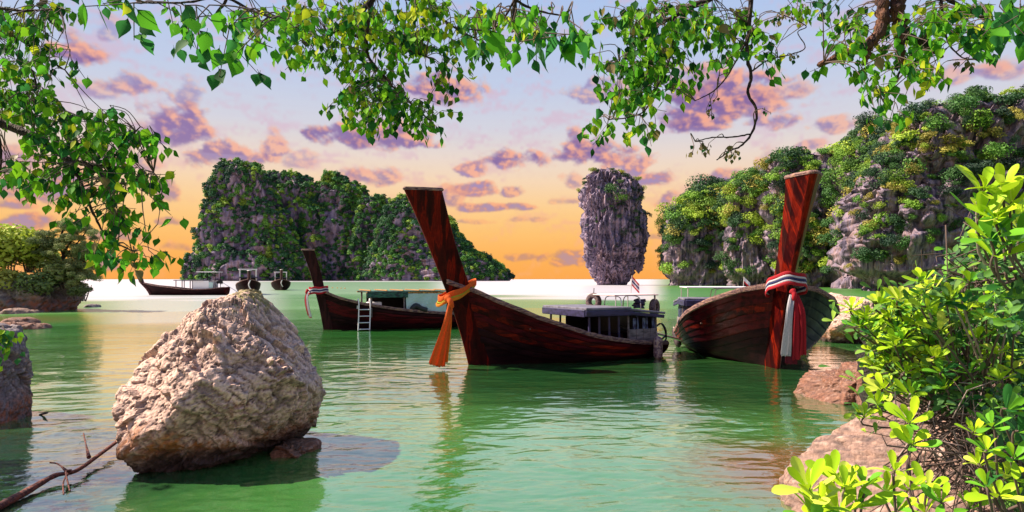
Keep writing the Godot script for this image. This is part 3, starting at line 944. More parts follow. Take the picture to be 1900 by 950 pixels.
func ribbon(b: MB, path: Array, across: Vector3, w0: float, w1: float, pleats: float, depth: float, thick := 0.006, phase := 0.0) -> void:
	var rows_ := []
	var n := path.size()
	var k := 15
	for i in n:
		var f := float(i) / (n - 1)
		var d: Vector3 = (path[mini(i + 1, n - 1)] - path[maxi(i - 1, 0)]).normalized()
		var x := (across - d * across.dot(d)).normalized()
		var nn := x.cross(d)
		var w := lerpf(w0, w1, f) * (1.0 + 0.06 * sin(f * 9.0 + phase))
		var row := []
		for side in [0, 1]:
			for j in k:
				var u := float(j) / (k - 1) - 0.5
				if side == 1: u = -u
				var z := sin(u * TAU * pleats + phase + f * 1.3) * depth * (0.4 + 0.6 * f) + sin(u * TAU * pleats * 2.3 + phase * 2.0 + f * 3.0) * depth * 0.35
				var ragged := 0.0
				if i == n - 1: ragged = 0.02 * sin(u * 23.0 + phase)
				row.append(path[i] + x * u * w + nn * (z + (thick if side == 0 else -thick)) + d * ragged)
		rows_.append(row)
	b.rows(rows_, true, true, true)

func band(b: MB, c: Vector3, rx: float, rz: float, tilt: float, w: float, off: float) -> void:
	var rows_ := []
	for i in 41:
		var a := TAU * i / 40
		var o := Vector3(cos(a), 0, sin(a))
		var p := c + Vector3(rx * cos(a), -tilt * cos(a) + 0.012 * sin(a * 5.0 + off * 9.0), rz * sin(a))
		var row := []
		for j in 10:
			var q := TAU * j / 10
			row.append(p + o * (cos(q) * 0.010 + off + 0.006 * sin(a * 7.0)) + Vector3.UP * sin(q) * w * 0.5 * (1.0 + 0.12 * sin(a * 4.0 + off * 20.0)))
		rows_.append(row)
	b.rows(rows_, true)

func sheer_pt(p: Dictionary, t: float, side: float) -> Vector3:
	return hull_pt(p, t, 1.0, side)

func hull_pt(p: Dictionary, t: float, v: float, side: float, out := 0.0) -> Vector3:
	var k := spline([[0.0, -0.12], [0.2, -0.28], [0.7, -0.3], [1.0, -0.12]], t)
	var g: float = spline(p.sheer, t)
	var y := lerpf(k, g, v)
	var xs: float = spline(p.stem_x, y)
	var x: float = -p.len * t + xs * pow(1.0 - t, 3.0)
	var sec := lerpf(pow(v, 1.15), 1.0 - pow(1.0 - v, 2.3), smoothstep(0.0, 0.5, t))
	var z: float = p.half * spline(p.beam, t) * (0.16 + 0.84 * sec) * smoothstep(-0.02, 0.16, v + 0.02) + 0.05 + out
	return Vector3(x, y, z * side)

func make_boat(called: String, label: String, at: Vector3, th: float, p: Dictionary) -> Node3D:
	var t := base(called, at, th)
	tag(t, label, "boat", "wooden long-tail boats in the bay")
	var fine: bool = p.get("fine", true)
	# ---- stem post: a wedge with its sharp edge forward
	var lead: Array = p.lead      # Vector2 in the centre plane, from foot to top
	var keys_x := []
	var keys_y := []
	for i in lead.size():
		keys_x.append([float(i) / (lead.size() - 1), lead[i].x])
		keys_y.append([float(i) / (lead.size() - 1), lead[i].y])
	p.stem_x = []
	for i in 15:
		var f := i / 14.0
		var y := spline(keys_y, f)
		if y > 1.9: break
		p.stem_x.append([y, spline(keys_x, f) - spline(p.stem_w, f) * 0.75])
	var b := MB.new()
	var rows_ := []
	var ns := 26 if fine else 10
	var top_ring := []
	for i in ns + 1:
		var f := float(i) / ns
		var x := spline(keys_x, f)
		var y := spline(keys_y, f)
		var w: float = spline(p.stem_w, f)
		var h: float = spline(p.stem_h, f)
		var ring := []
		for q in [[0.0, 0.10], [0.03, 0.22], [0.5, 0.74], [0.96, 1.0], [1.0, 0.93]]:
			ring.append(Vector3(x - w * q[0], y, h * q[1]))
		for q in [[1.0, 0.93], [0.96, 1.0], [0.5, 0.74], [0.03, 0.22], [0.0, 0.10]]:
			ring.append(Vector3(x - w * q[0], y, -h * q[1]))
		rows_.append(ring)
		top_ring = ring
	b.rows(rows_, true, true, true)
	var sp := put("stem_post", b.mesh(false), p.get("stem", M.stem), t)
	b = MB.new()
	var c := Vector3.ZERO
	for q in top_ring: c += q / top_ring.size()
	var r0 := []
	var r1 := []
	var r2 := []
	for q in top_ring:
		r0.append(c + (q - c) * 1.05)
		r1.append(c + (q - c) * 1.08 + Vector3(0, 0.03, 0))
		r2.append(c + (q - c) * 1.01 + Vector3(0.0, 0.055, 0))
	b.rows([r0, r1, r2], true, true, true)
	put("stem_cap", b.mesh(false), p.get("cap", M.old_wood), sp)
	# ---- planking
	var nt := 44 if fine else 16
	for side in [-1.0, 1.0]:
		b = MB.new()
		rows_ = []
		for i in nt + 1:
			var row := []
			for j in 6:
				row.append(hull_pt(p, float(i) / nt, j / 5.0 * 0.38, side, -0.004))
			rows_.append(row)
		b.rows(rows_)
		put("bottom", b.mesh(), M.hull_dark, t)
		var np_: int = p.get("planks", 7)
		for k in np_:
			b = MB.new()
			rows_ = []
			var v0 := lerpf(0.34, 1.0, float(k) / np_)
			var v1 := lerpf(0.34, 1.0, float(k + 1) / np_)
			for i in nt + 1:
				var tt := float(i) / nt
				var wob := 0.003 * sin(tt * 31.0 + k * 2.0)
				var row := [hull_pt(p, tt, v0 - 0.004, side, -0.01), hull_pt(p, tt, v0, side, 0.014 + wob), hull_pt(p, tt, v0 + (v1 - v0) * 0.12, side, 0.017 + wob), hull_pt(p, tt, (v0 + v1) / 2, side, 0.011 + wob), hull_pt(p, tt, v1 - 0.01, side, 0.003 + wob), hull_pt(p, tt, v1 - 0.002, side, -0.008)]
				rows_.append(row)
			b.rows(rows_)
			var mm: Array = p.port_planks if side < 0 else p.star_planks
			put("plank", b.mesh(), mm[k % mm.size()], t)
		# gunwale rail
		b = MB.new()
		rows_ = []
		for i in range(-3, nt + 1):
			var tt := maxf(float(i) / nt, 0.0)
			var q := sheer_pt(p, tt, side)
			if i < 0: q += Vector3(-i * 0.11 * p.get("horn", 1.0), -i * 0.035, 0)
			var wv := 0.004 * sin(i * 1.7)
			rows_.append([q + Vector3(0, -0.05, -0.03 * side), q + Vector3(0, -0.05, 0.028 * side), q + Vector3(0, 0.0, 0.036 * side), q + Vector3(0, 0.032 + wv, 0.026 * side), q + Vector3(0, 0.034 + wv, -0.03 * side), q + Vector3(0, 0.02, -0.045 * side)])
		b.rows(rows_, true, true, true)
		put("gunwale", b.mesh(false), M.old_wood, t)
	# inside
	b = MB.new()
	rows_ = []
	for i in nt + 1:
		var row := []
		for j in 13:
			var v := absf(j / 6.0 - 1.0)
			row.append(hull_pt(p, 0.03 + 0.97 * float(i) / nt, v * 0.985 + 0.01, -1.0 if j < 6 else 1.0, -0.045))
		rows_.append(row)
	b.rows(rows_)
	put("lining", b.mesh(), M.hull_dark, t)
	b = MB.new()
	rows_ = []
	for i in 13:
		var tt := 0.04 + 0.14 * i / 12.0
		rows_.append([hull_pt(p, tt, 0.93, -1.0, -0.03), hull_pt(p, tt, 0.93, -1.0, -0.03) * Vector3(1, 1, 0) + Vector3(0, 0.03, 0), hull_pt(p, tt, 0.93, 1.0, -0.03)])
	b.rows(rows_)
	put("foredeck", b.mesh(), M.old_wood, t)
	b = MB.new()
	rows_ = []
	for i in 20:
		var tt := 0.2 + 0.79 * i / 19.0
		rows_.append([hull_pt(p, tt, 0.5, -1.0, -0.05), hull_pt(p, tt, 0.5, 1.0, -0.05)])
	b.rows(rows_)
	put("deck", b.mesh(), M.hull_dark, t)
	# transom
	b = MB.new()
	var ring2 := []
	for j in 13:
		var v := absf(j / 6.0 - 1.0)
		ring2.append(hull_pt(p, 1.0, v, -1.0 if j < 6 else 1.0, 0.0))
	var back := []
	for q in ring2: back.append(q + Vector3(-0.05, 0, 0))
	b.rows([ring2, back], true, true, true)
	put("transom", b.mesh(false), M.hull, t)
	# thwarts
	for k in 3:
		var tt := 0.24 + 0.1 * k
		var q := hull_pt(p, tt, 0.8, 1.0, -0.04)
		b = MB.new()
		b.box(Vector3(q.x - 0.1, q.y - 0.02, -q.z), Vector3(q.x + 0.1, q.y + 0.015, q.z), 0.006)
		put("thwart", b.mesh(false), M.old_wood, t)
	return t

func post(t: Node3D, called: String, a: Vector3, c: Vector3, w: float, m: Material) -> void:
	var b := MB.new()
	b.beam(a, c, w, w, 0.006, Vector3.UP if absf((c - a).normalized().y) < 0.9 else Vector3.RIGHT)
	put(called, b.mesh(false), m, t)

func slab(t: Node3D, called: String, lo: Vector3, hi: Vector3, m: Material, bev := 0.01) -> MeshInstance3D:
	var b := MB.new()
	b.box(lo, hi, bev)
	return put(called, b.mesh(false), m, t)

func cabin(boat: Node3D, x0: float, x1: float, hz: float, y0: float, y1: float) -> void:
	# x0 is the front end, x1 (further aft) the back; open front, posts, a board-sided after part with blue framed windows
	var t := slab(boat, "cabin", Vector3(x1, y0 - 0.24, -hz + 0.02), Vector3(x0, y0 - 0.2, hz - 0.02), M.black)
	var mid := lerpf(x0, x1, 0.56)
	slab(t, "roof", Vector3(mid - 0.02, y1 - 0.02, -hz - 0.1), Vector3(x0 + 0.14, y1 + 0.03, hz + 0.1), M.roof)
	var b := MB.new()
	b.boxt(Transform3D(Basis(Vector3(0, 0, 1), 0.10), Vector3((mid + x1) / 2 - 0.06, y1 - 0.065, 0)), Vector3(absf(x1 - mid) + 0.2, 0.045, hz * 2 + 0.22), 0.01)
	put("roof", b.mesh(false), M.roof, t)
	for s in [-1.0, 1.0]:
		slab(t, "fascia", Vector3(mid - 0.05, y1 - 0.14, s * (hz + 0.09) - 0.02), Vector3(x0 + 0.15, y1 - 0.022, s * (hz + 0.09) + 0.02), M.purple)
		b = MB.new()
		b.boxt(Transform3D(Basis(Vector3(0, 0, 1), 0.10), Vector3((mid + x1) / 2 - 0.08, y1 - 0.14, s * (hz + 0.10))), Vector3(absf(x1 - mid) + 0.1, 0.07, 0.03), 0.01)
		put("fascia", b.mesh(false), M.purple, t)
		# posts along the side
		var n := 7
		for k in n + 1:
			var x := lerpf(x0, x1, float(k) / n)
			var m: Material = M.purple if k < 4 else M.blue
			post(t, "post", Vector3(x, y0 - 0.15, s * hz), Vector3(x, y1 - 0.05 - (0.08 if k > 4 else 0.0), s * (hz - 0.02)), 0.038, m if k != 4 and k != n else M.pale_wood)
		# boards under the windows
		for k in 4:
			var xa := lerpf(mid, x1, k / 4.0)
			var xb := lerpf(mid, x1, (k + 1) / 4.0)
			slab(t, "board", Vector3(xb + 0.004, y0 - 0.22, s * (hz + 0.03) - 0.012), Vector3(xa - 0.004, y0 + 0.10, s * (hz + 0.03) + 0.012), M.pale_wood, 0.005)
		for k in 4:
			var xa := lerpf(x0, mid, k / 4.0)
			var xb := lerpf(x0, mid, (k + 1) / 4.0)
			slab(t, "board", Vector3(xb + 0.004, y0 - 0.25, s * (hz + 0.0) - 0.012), Vector3(xa - 0.004, y0 - 0.08, s * (hz + 0.0) + 0.012), M.hull_dark, 0.005)
		for k in 3:
			var xa := lerpf(mid, x1, k / 3.0) - 0.05
			var xb := lerpf(mid, x1, (k + 1) / 3.0) + 0.05
			slab(t, "window", Vector3(xb, y0 + 0.10, s * (hz + 0.01) - 0.008), Vector3((xa + xb) / 2, y1 - 0.2, s * (hz + 0.01) + 0.008), M.blue, 0.003)
	slab(t, "fascia", Vector3(x0 + 0.13, y1 - 0.15, -hz - 0.068), Vector3(x0 + 0.17, y1 - 0.01, hz + 0.068), M.purple)
	slab(t, "bulkhead", Vector3(x1 - 0.02, y0 - 0.2, -hz + 0.03), Vector3(x1 + 0.02, y1 - 0.14, hz - 0.03), M.black)
	slab(t, "dark_inside_panel", Vector3(mid - 0.1, y0 - 0.2, hz - 0.06), Vector3(x0 - 0.35, y1 - 0.05, hz - 0.04), M.black, 0.003)  # black panel stands in for the shade inside the cabin
	slab(t, "dark_inside_wall", Vector3(mid + 0.02, y0 - 0.2, -hz + 0.25), Vector3(mid + 0.05, y1 - 0.05, hz - 0.05), M.black, 0.003)  # also black, painted shade of the interior
	for k in 3:
		slab(t, "bench", Vector3(lerpf(x0, x1, 0.2 + k * 0.25) - 0.1, y0 - 0.2, -hz + 0.05), Vector3(lerpf(x0, x1, 0.2 + k * 0.25) + 0.1, y0 + 0.02, hz - 0.05), M.hull_dark)

func canopy(boat: Node3D, x0: float, x1: float, z0: float, z1: float, yb: float, y: float, m: Material) -> void:
	var t := slab(boat, "canopy", Vector3(x1, y, z0), Vector3(x0, y + 0.025, z1), m, 0.006)
	var k := 0
	for x in [x0 - 0.06, x1 + 0.06]:
		for z in [z0 + 0.04, z1 - 0.04]:
			var b := MB.new()
			b.tube([Vector3(x, yb, z), Vector3(x, y, z)], [0.012], 6)
			put("canopy_pole", b.mesh(), M.steel, t)
	var b := MB.new()
	var zc := (z0 + z1) / 2
	for q in [x0 - 0.2, lerpf(x0, x1, 0.6)]:
		b = MB.new()
		b.tube(curve3([Vector3(q, yb, z0 + 0.02), Vector3(q, y - 0.12, z0 + 0.04), Vector3(q, y - 0.02, z0 + 0.14), Vector3(q, y - 0.02, zc), Vector3(q, y - 0.12, zc + 0.1), Vector3(q, yb, zc + 0.12)], 18), [0.011], 6)
		put("rail", b.mesh(), M.steel, t)

func engine(boat: Node3D, x: float, y: float) -> void:
	var t := slab(boat, "engine", Vector3(x - 0.35, y - 0.05, -0.16), Vector3(x + 0.2, y + 0.22, 0.16), M.black, 0.03)
	var b := MB.new()
	b.tube([Vector3(x - 0.3, y + 0.1, 0), Vector3(x - 2.3, -0.02, 0.1)], [0.03, 0.025], 7)
	put("propeller_shaft", b.mesh(), M.steel, t)
	b = MB.new()
	b.tube([Vector3(x + 0.2, y + 0.15, 0.05), Vector3(x + 0.9, y + 0.4, 0.1)], [0.02, 0.015], 6)
	put("tiller", b.mesh(), M.steel, t)
	for k in 2:
		b = MB.new()
		b.tube(curve3([Vector3(x - 0.1, y + 0.1, -0.2), Vector3(x - 0.35, y + 0.3, -0.3), Vector3(x - 0.5, y + 0.05 - 0.1 * k, -0.28), Vector3(x - 0.2, y - 0.12, -0.26)], 14), [0.018], 6)
		put("hose", b.mesh(), M.black, t)

func capsule(a: Vector3, c: Vector3, r: float) -> ArrayMesh:
	var b := MB.new()
	var pts := []
	var rad := []
	for i in 13:
		var f := i / 12.0
		pts.append(a.lerp(c, f))
		rad.append(r * sqrt(maxf(1.0 - pow(absf(f * 2.0 - 1.0), 5.0), 0.02)))
	b.tube(pts, rad, 14)
	return b.mesh()

func ring_mesh(R: float, r: float) -> ArrayMesh:
	var b := MB.new()
	var rows_ := []
	for i in 29:
		var a := TAU * i / 28
		var row := []
		for j in 10:
			var q := TAU * j / 10
			var cq := cos(q)
			row.append(Vector3(cos(a), sin(a), 0) * (R + r * signf(cq) * pow(absf(cq), 0.7)) + Vector3(0, 0, r * 1.1 * sin(q)))
		rows_.append(row)
	b.rows(rows_, true)
	return b.mesh()

func make_boats() -> void:
	var full := [[0.0, 0.03], [0.05, 0.27], [0.12, 0.50], [0.25, 0.78], [0.42, 0.98], [0.6, 1.0], [0.8, 0.93], [1.0, 0.76]]
	# ================= the near boat in the middle
	var o := W(872, 677)
	var th := PI + deg_to_rad(28)
	var lead := []
	for q in [[874, 700], [868, 672], [855, 622], [835, 560], [813, 503], [790, 444], [768, 392], [750, 352]]:
		lead.append(on_keel(o, th, q[0], q[1]))
	var wornmix := [M.hull, M.hull_worn, M.hull, M.hull, M.hull_dark]
	var p := {"lead": lead, "stem_w": [[0.0, 0.40], [0.4, 0.46], [0.7, 0.50], [1.0, 0.66]], "stem_h": [[0.0, 0.07], [0.4, 0.10], [1.0, 0.17]], "sheer": [[0.0, 1.46], [0.1, 1.20], [0.25, 0.90], [0.5, 0.56], [0.75, 0.38], [1.0, 0.30]],
		"beam": full, "len": 4.15, "half": 0.88, "port_planks": [M.hull_dark, M.hull_dark, M.hull_worn, M.hull, M.hull_worn, M.hull, M.hull], "star_planks": [M.hull_dark, M.hull]}
	var a := make_boat("long_tail_boat", "large red brown long-tail boat in mid bay with an orange sash on its prow", o, th, p)
	cabin(a, -2.2, -3.85, 0.72, 0.50, 1.02)
	canopy(a, -3.0, -4.15, -0.45, 0.55, 0.9, 1.26, M.pink_sheet)
	engine(a, -4.0, 0.35)
	sash_orange(a, p)
	# fender, tyres, flag of the middle boat
	var xa := a.transform
	var f := base("fender", xa * Vector3(-3.72, 0.02, -0.93))
	tag(f, "pale sausage fender hanging over the middle boat's quarter into the water", "fender")
	put("body", capsule(Vector3(0, -0.04, 0), Vector3(0.0, 0.44, 0), 0.095), M.fender, f)
	var b := MB.new()
	b.tube([Vector3(0, 0.42, 0), Vector3(-0.02, 0.52, -0.06)], [0.012], 6)
	put("rope", b.mesh(), M.twig_pale, f)
	var tm := ring_mesh(0.13, 0.06)
	for q in [[Vector3(-4.12, 1.0, -0.35), 0.5, "grey tyre hanging from the after end of the middle boat's canopy"], [Vector3(-3.05, 1.12, 0.35), 1.9, "grey tyre lying against the far side of the middle boat's roof"]]:
		var ty := base("tyre", xa * (q[0] as Vector3), th + float(q[1]))
		tag(ty, q[2], "tyre", "tyres hung on the middle boat")
		put("tread", tm, M.rubber, ty)
		b = MB.new()
		b.tube([Vector3(0, 0.15, 0), Vector3(0.01, 0.29, 0)], [0.01], 5)
		put("rope", b.mesh(), M.twig, ty)
	flag("small striped flag standing over the middle boat's canopy", xa * Vector3(-3.85, 1.26, 0.1), 0.42, ["red", "white_cloth", "navy", "white_cloth", "red"], true)
	b = MB.new()
	for i in 6:
		b.tube(curve3([Vector3(0.1 * cos(i), 0.03 * i, 0.12 * sin(i)), Vector3(0.14 * cos(i + 2.0), 0.03 * i + 0.02, 0.12 * sin(i + 2.0)), Vector3(0.12 * cos(i + 4.0), 0.03 * i, 0.14 * sin(i + 4.0)), Vector3(0.1 * cos(i + 6.0), 0.03 * i + 0.03, 0.1 * sin(i + 6.0))], 12), [0.022], 6)
	var rp := put("rope_coil", b.mesh(), M.purple, null, xa * Vector3(-3.75, 1.0, -0.3))
	tag(rp, "dark purple coil of rope on the middle boat's roof", "rope")
	rp.set_meta("kind", "thing")

	# ================= the near boat on the right, bow on
	o = W(1443, 684)
	th = -deg_to_rad(97.0)
	lead = []
	for q in [[1441, 705], [1444, 682], [1452, 612], [1463, 545], [1477, 478], [1491, 410], [1503, 354], [1510, 322]]:
		lead.append(on_keel(o, th, q[0], q[1]))
	p = {"lead": lead, "stem_w": [[0.0, 0.40], [0.4, 0.44], [0.7, 0.46], [1.0, 0.52]], "stem_h": [[0.0, 0.12], [0.4, 0.16], [0.7, 0.2], [1.0, 0.265]], "sheer": [[0.0, 1.52], [0.1, 1.27], [0.25, 0.98], [0.5, 0.66], [0.75, 0.44], [1.0, 0.34]],
		"beam": [[0.0, 0.05], [0.05, 0.46], [0.12, 0.74], [0.25, 0.96], [0.42, 1.0], [0.6, 0.98], [0.8, 0.94], [1.0, 0.88]], "len": 4.3, "half": 1.40, "port_planks": [M.hull_green], "star_planks": [M.hull_dark, M.hull_dark, M.hull, M.hull, M.hull_worn, M.hull, M.hull], "horn": 0.4, "stem": M.stem_red}
	var c := make_boat("long_tail_boat", "large long-tail boat seen bow on, with red white and blue sash", o, th, p)
	cabin(c, -2.4, -3.9, 1.22, 0.60, 1.16)
	canopy(c, -3.1, -4.3, -0.4, 1.15, 1.1, 1.40, M.white)
	engine(c, -3.9, 0.4)
	sash_flag(c, p, 1.5, 1.0, 0.28, 0.27, false)
	var xc := c.transform
	f = base("fender", xc * Vector3(-3.7, 0.42, 1.34))
	tag(f, "dark grey fender slung from the stern quarter of the bow-on boat", "fender")
	put("body", capsule(Vector3(0.0, 0.02, 0.0), Vector3(0.05, -0.42, 0.2), 0.085), M.fender_dark, f)
	b = MB.new()
	b.tube([Vector3(0, 0.0, 0), Vector3(0, 0.03, -0.12)], [0.015], 6)
	put("rope", b.mesh(), M.twig_pale, f)
	flag("small white and red flag on a pole at the bow-on boat's stern", xc * Vector3(-4.2, 1.38, -0.35), 0.28, ["white_cloth", "white_cloth", "red"], false)

	# ================= the boat behind the boulder
	o = W(600, 612)
	th = PI + deg_to_rad(24)
	lead = []
	for q in [[601, 622], [599, 606], [592, 570], [583, 535], [575, 505], [566, 480], [560, 465]]:
		lead.append(on_keel(o, th, q[0], q[1]))
	p = {"lead": lead, "stem_w": [[0.0, 0.28], [0.5, 0.30], [1.0, 0.36]], "stem_h": [[0.0, 0.09], [0.5, 0.12], [1.0, 0.17]], "sheer": [[0.0, 1.22], [0.1, 1.02], [0.25, 0.84], [0.5, 0.66], [0.75, 0.54], [1.0, 0.46]],
		"beam": full, "len": 4.35, "half": 0.9, "port_planks": [M.hull_dark, M.hull_dark, M.hull, M.hull, M.hull], "star_planks": [M.hull_dark], "stem": M.stem_dark, "horn": 0.4}
	var e := make_boat("long_tail_boat", "dark long-tail boat with tarpaulin awning and a white ladder behind the boulder", o, th, p)
	awning(e)
	engine(e, -4.2, 0.5)
	sash_flag(e, p, 1.27, 0.75, 0.20, 0.18, true)
	ladder(e)
	# ================= three boats far off
	far_boats(full)
	buoys()

func awning(t: Node3D) -> void:
	var y := 1.16
	for s in [-1.0, 1.0]:
		for x in [-1.35, -2.4, -3.9]:
			post(t, "post", Vector3(x, 0.4, s * 0.78), Vector3(x, y, s * 0.78), 0.05, M.pale_wood)
		post(t, "roof_pole", Vector3(-1.2, y + 0.03, s * 0.8), Vector3(-4.1, y + 0.0, s * 0.8), 0.06, M.bamboo)
		for k in 6:
			var x := -1.3 - k * 0.52
			if s > 0: post(t, "roof_batten", Vector3(x, y + 0.085, -0.9), Vector3(x, y + 0.085, 0.9), 0.035, M.bamboo)
	slab(t, "awning", Vector3(-4.05, y + 0.04, -0.86), Vector3(-1.2, y + 0.06, 0.86), M.tarp, 0.004)
	slab(t, "awning_edge", Vector3(-2.5, y - 0.14, -0.875), Vector3(-1.2, y + 0.035, -0.855), M.tarp, 0.004)
	var b := MB.new()
	var rows_ := []
	for i in 13:
		var row := []
		for j in 9:
			row.append(Vector3(-2.45 - 1.35 * i / 12.0, y - 0.02 - 0.62 * j / 8.0, -0.84 + 0.025 * sin(i * 1.3 + j * 0.7) + 0.012 * sin(i * 3.1)))
		rows_.append(row)
	b.rows(rows_)
	put("side_curtain", b.mesh(), M.tarp_pale, t)
	slab(t, "dark_inside_sheet", Vector3(-3.98, 0.5, -0.74), Vector3(-3.95, y, 0.74), M.black, 0.003)  # black sheets here and next stand in for shade under the awning
	slab(t, "dark_inside_sheet", Vector3(-3.9, 0.5, 0.75), Vector3(-1.5, y, 0.77), M.black, 0.003)
	b = MB.new()
	b.tube(curve3([Vector3(-2.6, 0.62, -0.9), Vector3(-2.75, 0.75, -0.9), Vector3(-2.9, 0.66, -0.92), Vector3(-3.1, 0.6, -0.9)], 12), [0.05, 0.09], 8)
	put("net", b.mesh(), M.black, t)
	slab(t, "white_box", Vector3(-1.7, 0.62, -0.70), Vector3(-1.25, 0.88, -0.45), M.white, 0.02)

func ladder(e: Node3D) -> void:
	var t := base("ladder", e.transform * Vector3(-0.95, 0.0, -0.72), e.rotation.y)
	tag(t, "white tubular boarding ladder hooked over the side of the awning boat", "ladder")
	t.scale = Vector3(0.84, 0.84, 0.84)
	for x in [0.0, -0.42]:
		var b := MB.new()
		b.tube(curve3([Vector3(x + 0.05, 0.02, -0.28), Vector3(x + 0.02, 0.5, -0.22), Vector3(x, 0.95, -0.16), Vector3(x, 1.12, -0.10), Vector3(x, 1.16, 0.0), Vector3(x, 1.05, 0.1), Vector3(x, 0.80, 0.12)], 20), [0.022], 8)
		put("rail", b.mesh(), M.white, t)
	for k in 4:
		var b := MB.new()
		var f := k / 3.0
		b.tube([Vector3(0.045 - f * 0.04, 0.06 + f * 0.72, -0.28 + f * 0.09), Vector3(-0.375 - f * 0.04, 0.06 + f * 0.72, -0.28 + f * 0.09)], [0.017], 7)
		put("rung", b.mesh(), M.white, t)

func flag(label: String, at: Vector3, s: float, stripes: Array, lean: bool) -> void:
	var t := base("flag", at)
	tag(t, label, "flag")
	var b := MB.new()
	b.tube([Vector3(0, 0, 0), Vector3(0.06 * s, s, 0)], [0.008], 5)
	put("pole", b.mesh(), M.steel, t)
	var n := stripes.size()
	for k in n:
		b = MB.new()
		var rows_ := []
		for i in 9:
			var u := i / 8.0
			var row := []
			for q in [0.0, 1.0]:
				var v: float = (k + q) / n
				row.append(Vector3(0.05 * s + u * s * 0.55 * (0.7 if lean else 1.0), s * (0.98 - v * 0.5) - u * s * (0.42 if lean else 0.5), 0.03 * s * sin(u * 6.0 + v)))
			rows_.append(row)
		b.rows(rows_)
		put("stripe", b.mesh(), M[stripes[k]], t)

func sash_orange(t: Node3D, p: Dictionary) -> void:
	var s := base("prow_sash", t.position, t.rotation.y)
	tag(s, "orange and yellow cloth sash knotted round the middle boat's prow", "sash")
	var sx: float = spline(p.stem_x, 1.38)
	var c := Vector3(sx + 0.12, 1.40, 0)
	var b := MB.new()
	var k := 0
	for q in [["orange", 0.11, 0.0, 0.016], ["lime_cloth", 0.03, -0.07, 0.012], ["amber", 0.06, -0.115, 0.014]]:
		b = MB.new()
		band(b, c + Vector3(0.02 * k, q[2], 0), 0.36, 0.185, 0.16, q[1], q[3] * 0.6)
		put("band", b.mesh(), M[q[0]], s)
		k += 1
	b = MB.new()
	b.tube(curve3([c + Vector3(0.30, -0.12, -0.20), c + Vector3(0.27, -0.20, -0.30), c + Vector3(0.24, -0.30, -0.28)], 8), [0.05, 0.075, 0.05], 10)
	put("knot", b.mesh(), M.orange, s)
	var top := c + Vector3(0.26, -0.22, -0.29)
	k = 0
	for q in [["orange", 0.15, 0.0, -1.10, 0.22], ["orange", 0.03, 0.03, -1.12, 0.20], ["amber", -0.07, 0.05, -1.06, 0.12]]:
		b = MB.new()
		var path := curve3([top, top + Vector3(0.04 + float(q[1]) * 0.25, -0.3, -0.05 + float(q[2])), top + Vector3(0.10 + float(q[1]) * 0.6, -0.7, -0.03 + float(q[2])), top + Vector3(0.16 + float(q[1]), float(q[3]), 0.0 + float(q[2]))], 14)
		ribbon(b, path, Vector3(1, 0, 0.15), 0.07, q[4], 1.5, 0.013, 0.003, k * 1.7)
		put("tail", b.mesh(), M[q[0]], s)
		k += 1

func sash_flag(t: Node3D, p: Dictionary, y: float, drop: float, rx: float, rz: float, red: bool) -> void:
	var s := base("prow_sash", t.position, t.rotation.y)
	tag(s, "red white and pink sash tied round the awning boat's prow" if red else "red white and navy sash with long white and red tails on the bow-on boat", "sash")
	var c := Vector3(spline(p.stem_x, y) + 0.10, y, 0)
	var cols := [["red", 0.065, 0.065], ["white_cloth", 0.04, 0.018], ["navy", 0.05, -0.02], ["white_cloth", 0.035, -0.06], ["red", 0.06, -0.10]]
	var k := 0
	for q in cols:
		var b := MB.new()
		band(b, c + Vector3(0.0, q[2], 0), rx + 0.08, rz + 0.03, -0.13 if not red else 0.02, q[1], 0.006 + 0.004 * k)
		put("band", b.mesh(), M[q[0]], s)
		k += 1
	var front := c + Vector3(rx + 0.13, -0.16 if not red else -0.08, 0.0 if not red else -0.1)
	var b2 := MB.new()
	b2.tube(curve3([front + Vector3(0, 0.08, 0.03), front + Vector3(0.05, 0, 0), front + Vector3(0.0, -0.12, 0.02)], 8), [0.04, 0.06, 0.04], 10)
	put("knot", b2.mesh(), M.red, s)
	k = 0
	var tails := [["white_cloth", 0.11, -1.0, 0.17, 0.03], ["red", -0.05, -1.06, 0.15, 0.0], ["red", -0.14, -0.98, 0.10, 0.02], ["maroon", 0.02, -1.14, 0.20, -0.02]]
	if red: tails = [["red", 0.02, -0.9, 0.16, 0.0], ["white_cloth", -0.12, -1.0, 0.10, -0.02], ["maroon", 0.12, -0.95, 0.14, 0.0], ["red", -0.05, -1.05, 0.12, -0.02]]
	for q in tails:
		b2 = MB.new()
		var dz: float = q[1]
		var path := curve3([front + Vector3(0.02, 0.0, dz * 0.3), front + Vector3(0.06 + float(q[4]), -0.25 * drop, dz * 0.8), front + Vector3(0.03 + float(q[4]), -0.6 * drop, dz), front + Vector3(-0.04 + float(q[4]), float(q[2]) * drop, dz * 1.1)], 14)
		ribbon(b2, path, Vector3(0.15 if not red else 0.7, 0, 1), 0.07, q[3], 1.5, 0.011, 0.003, k * 2.1)
		put("tail", b2.mesh(), M[q[0]], s)
		k += 1

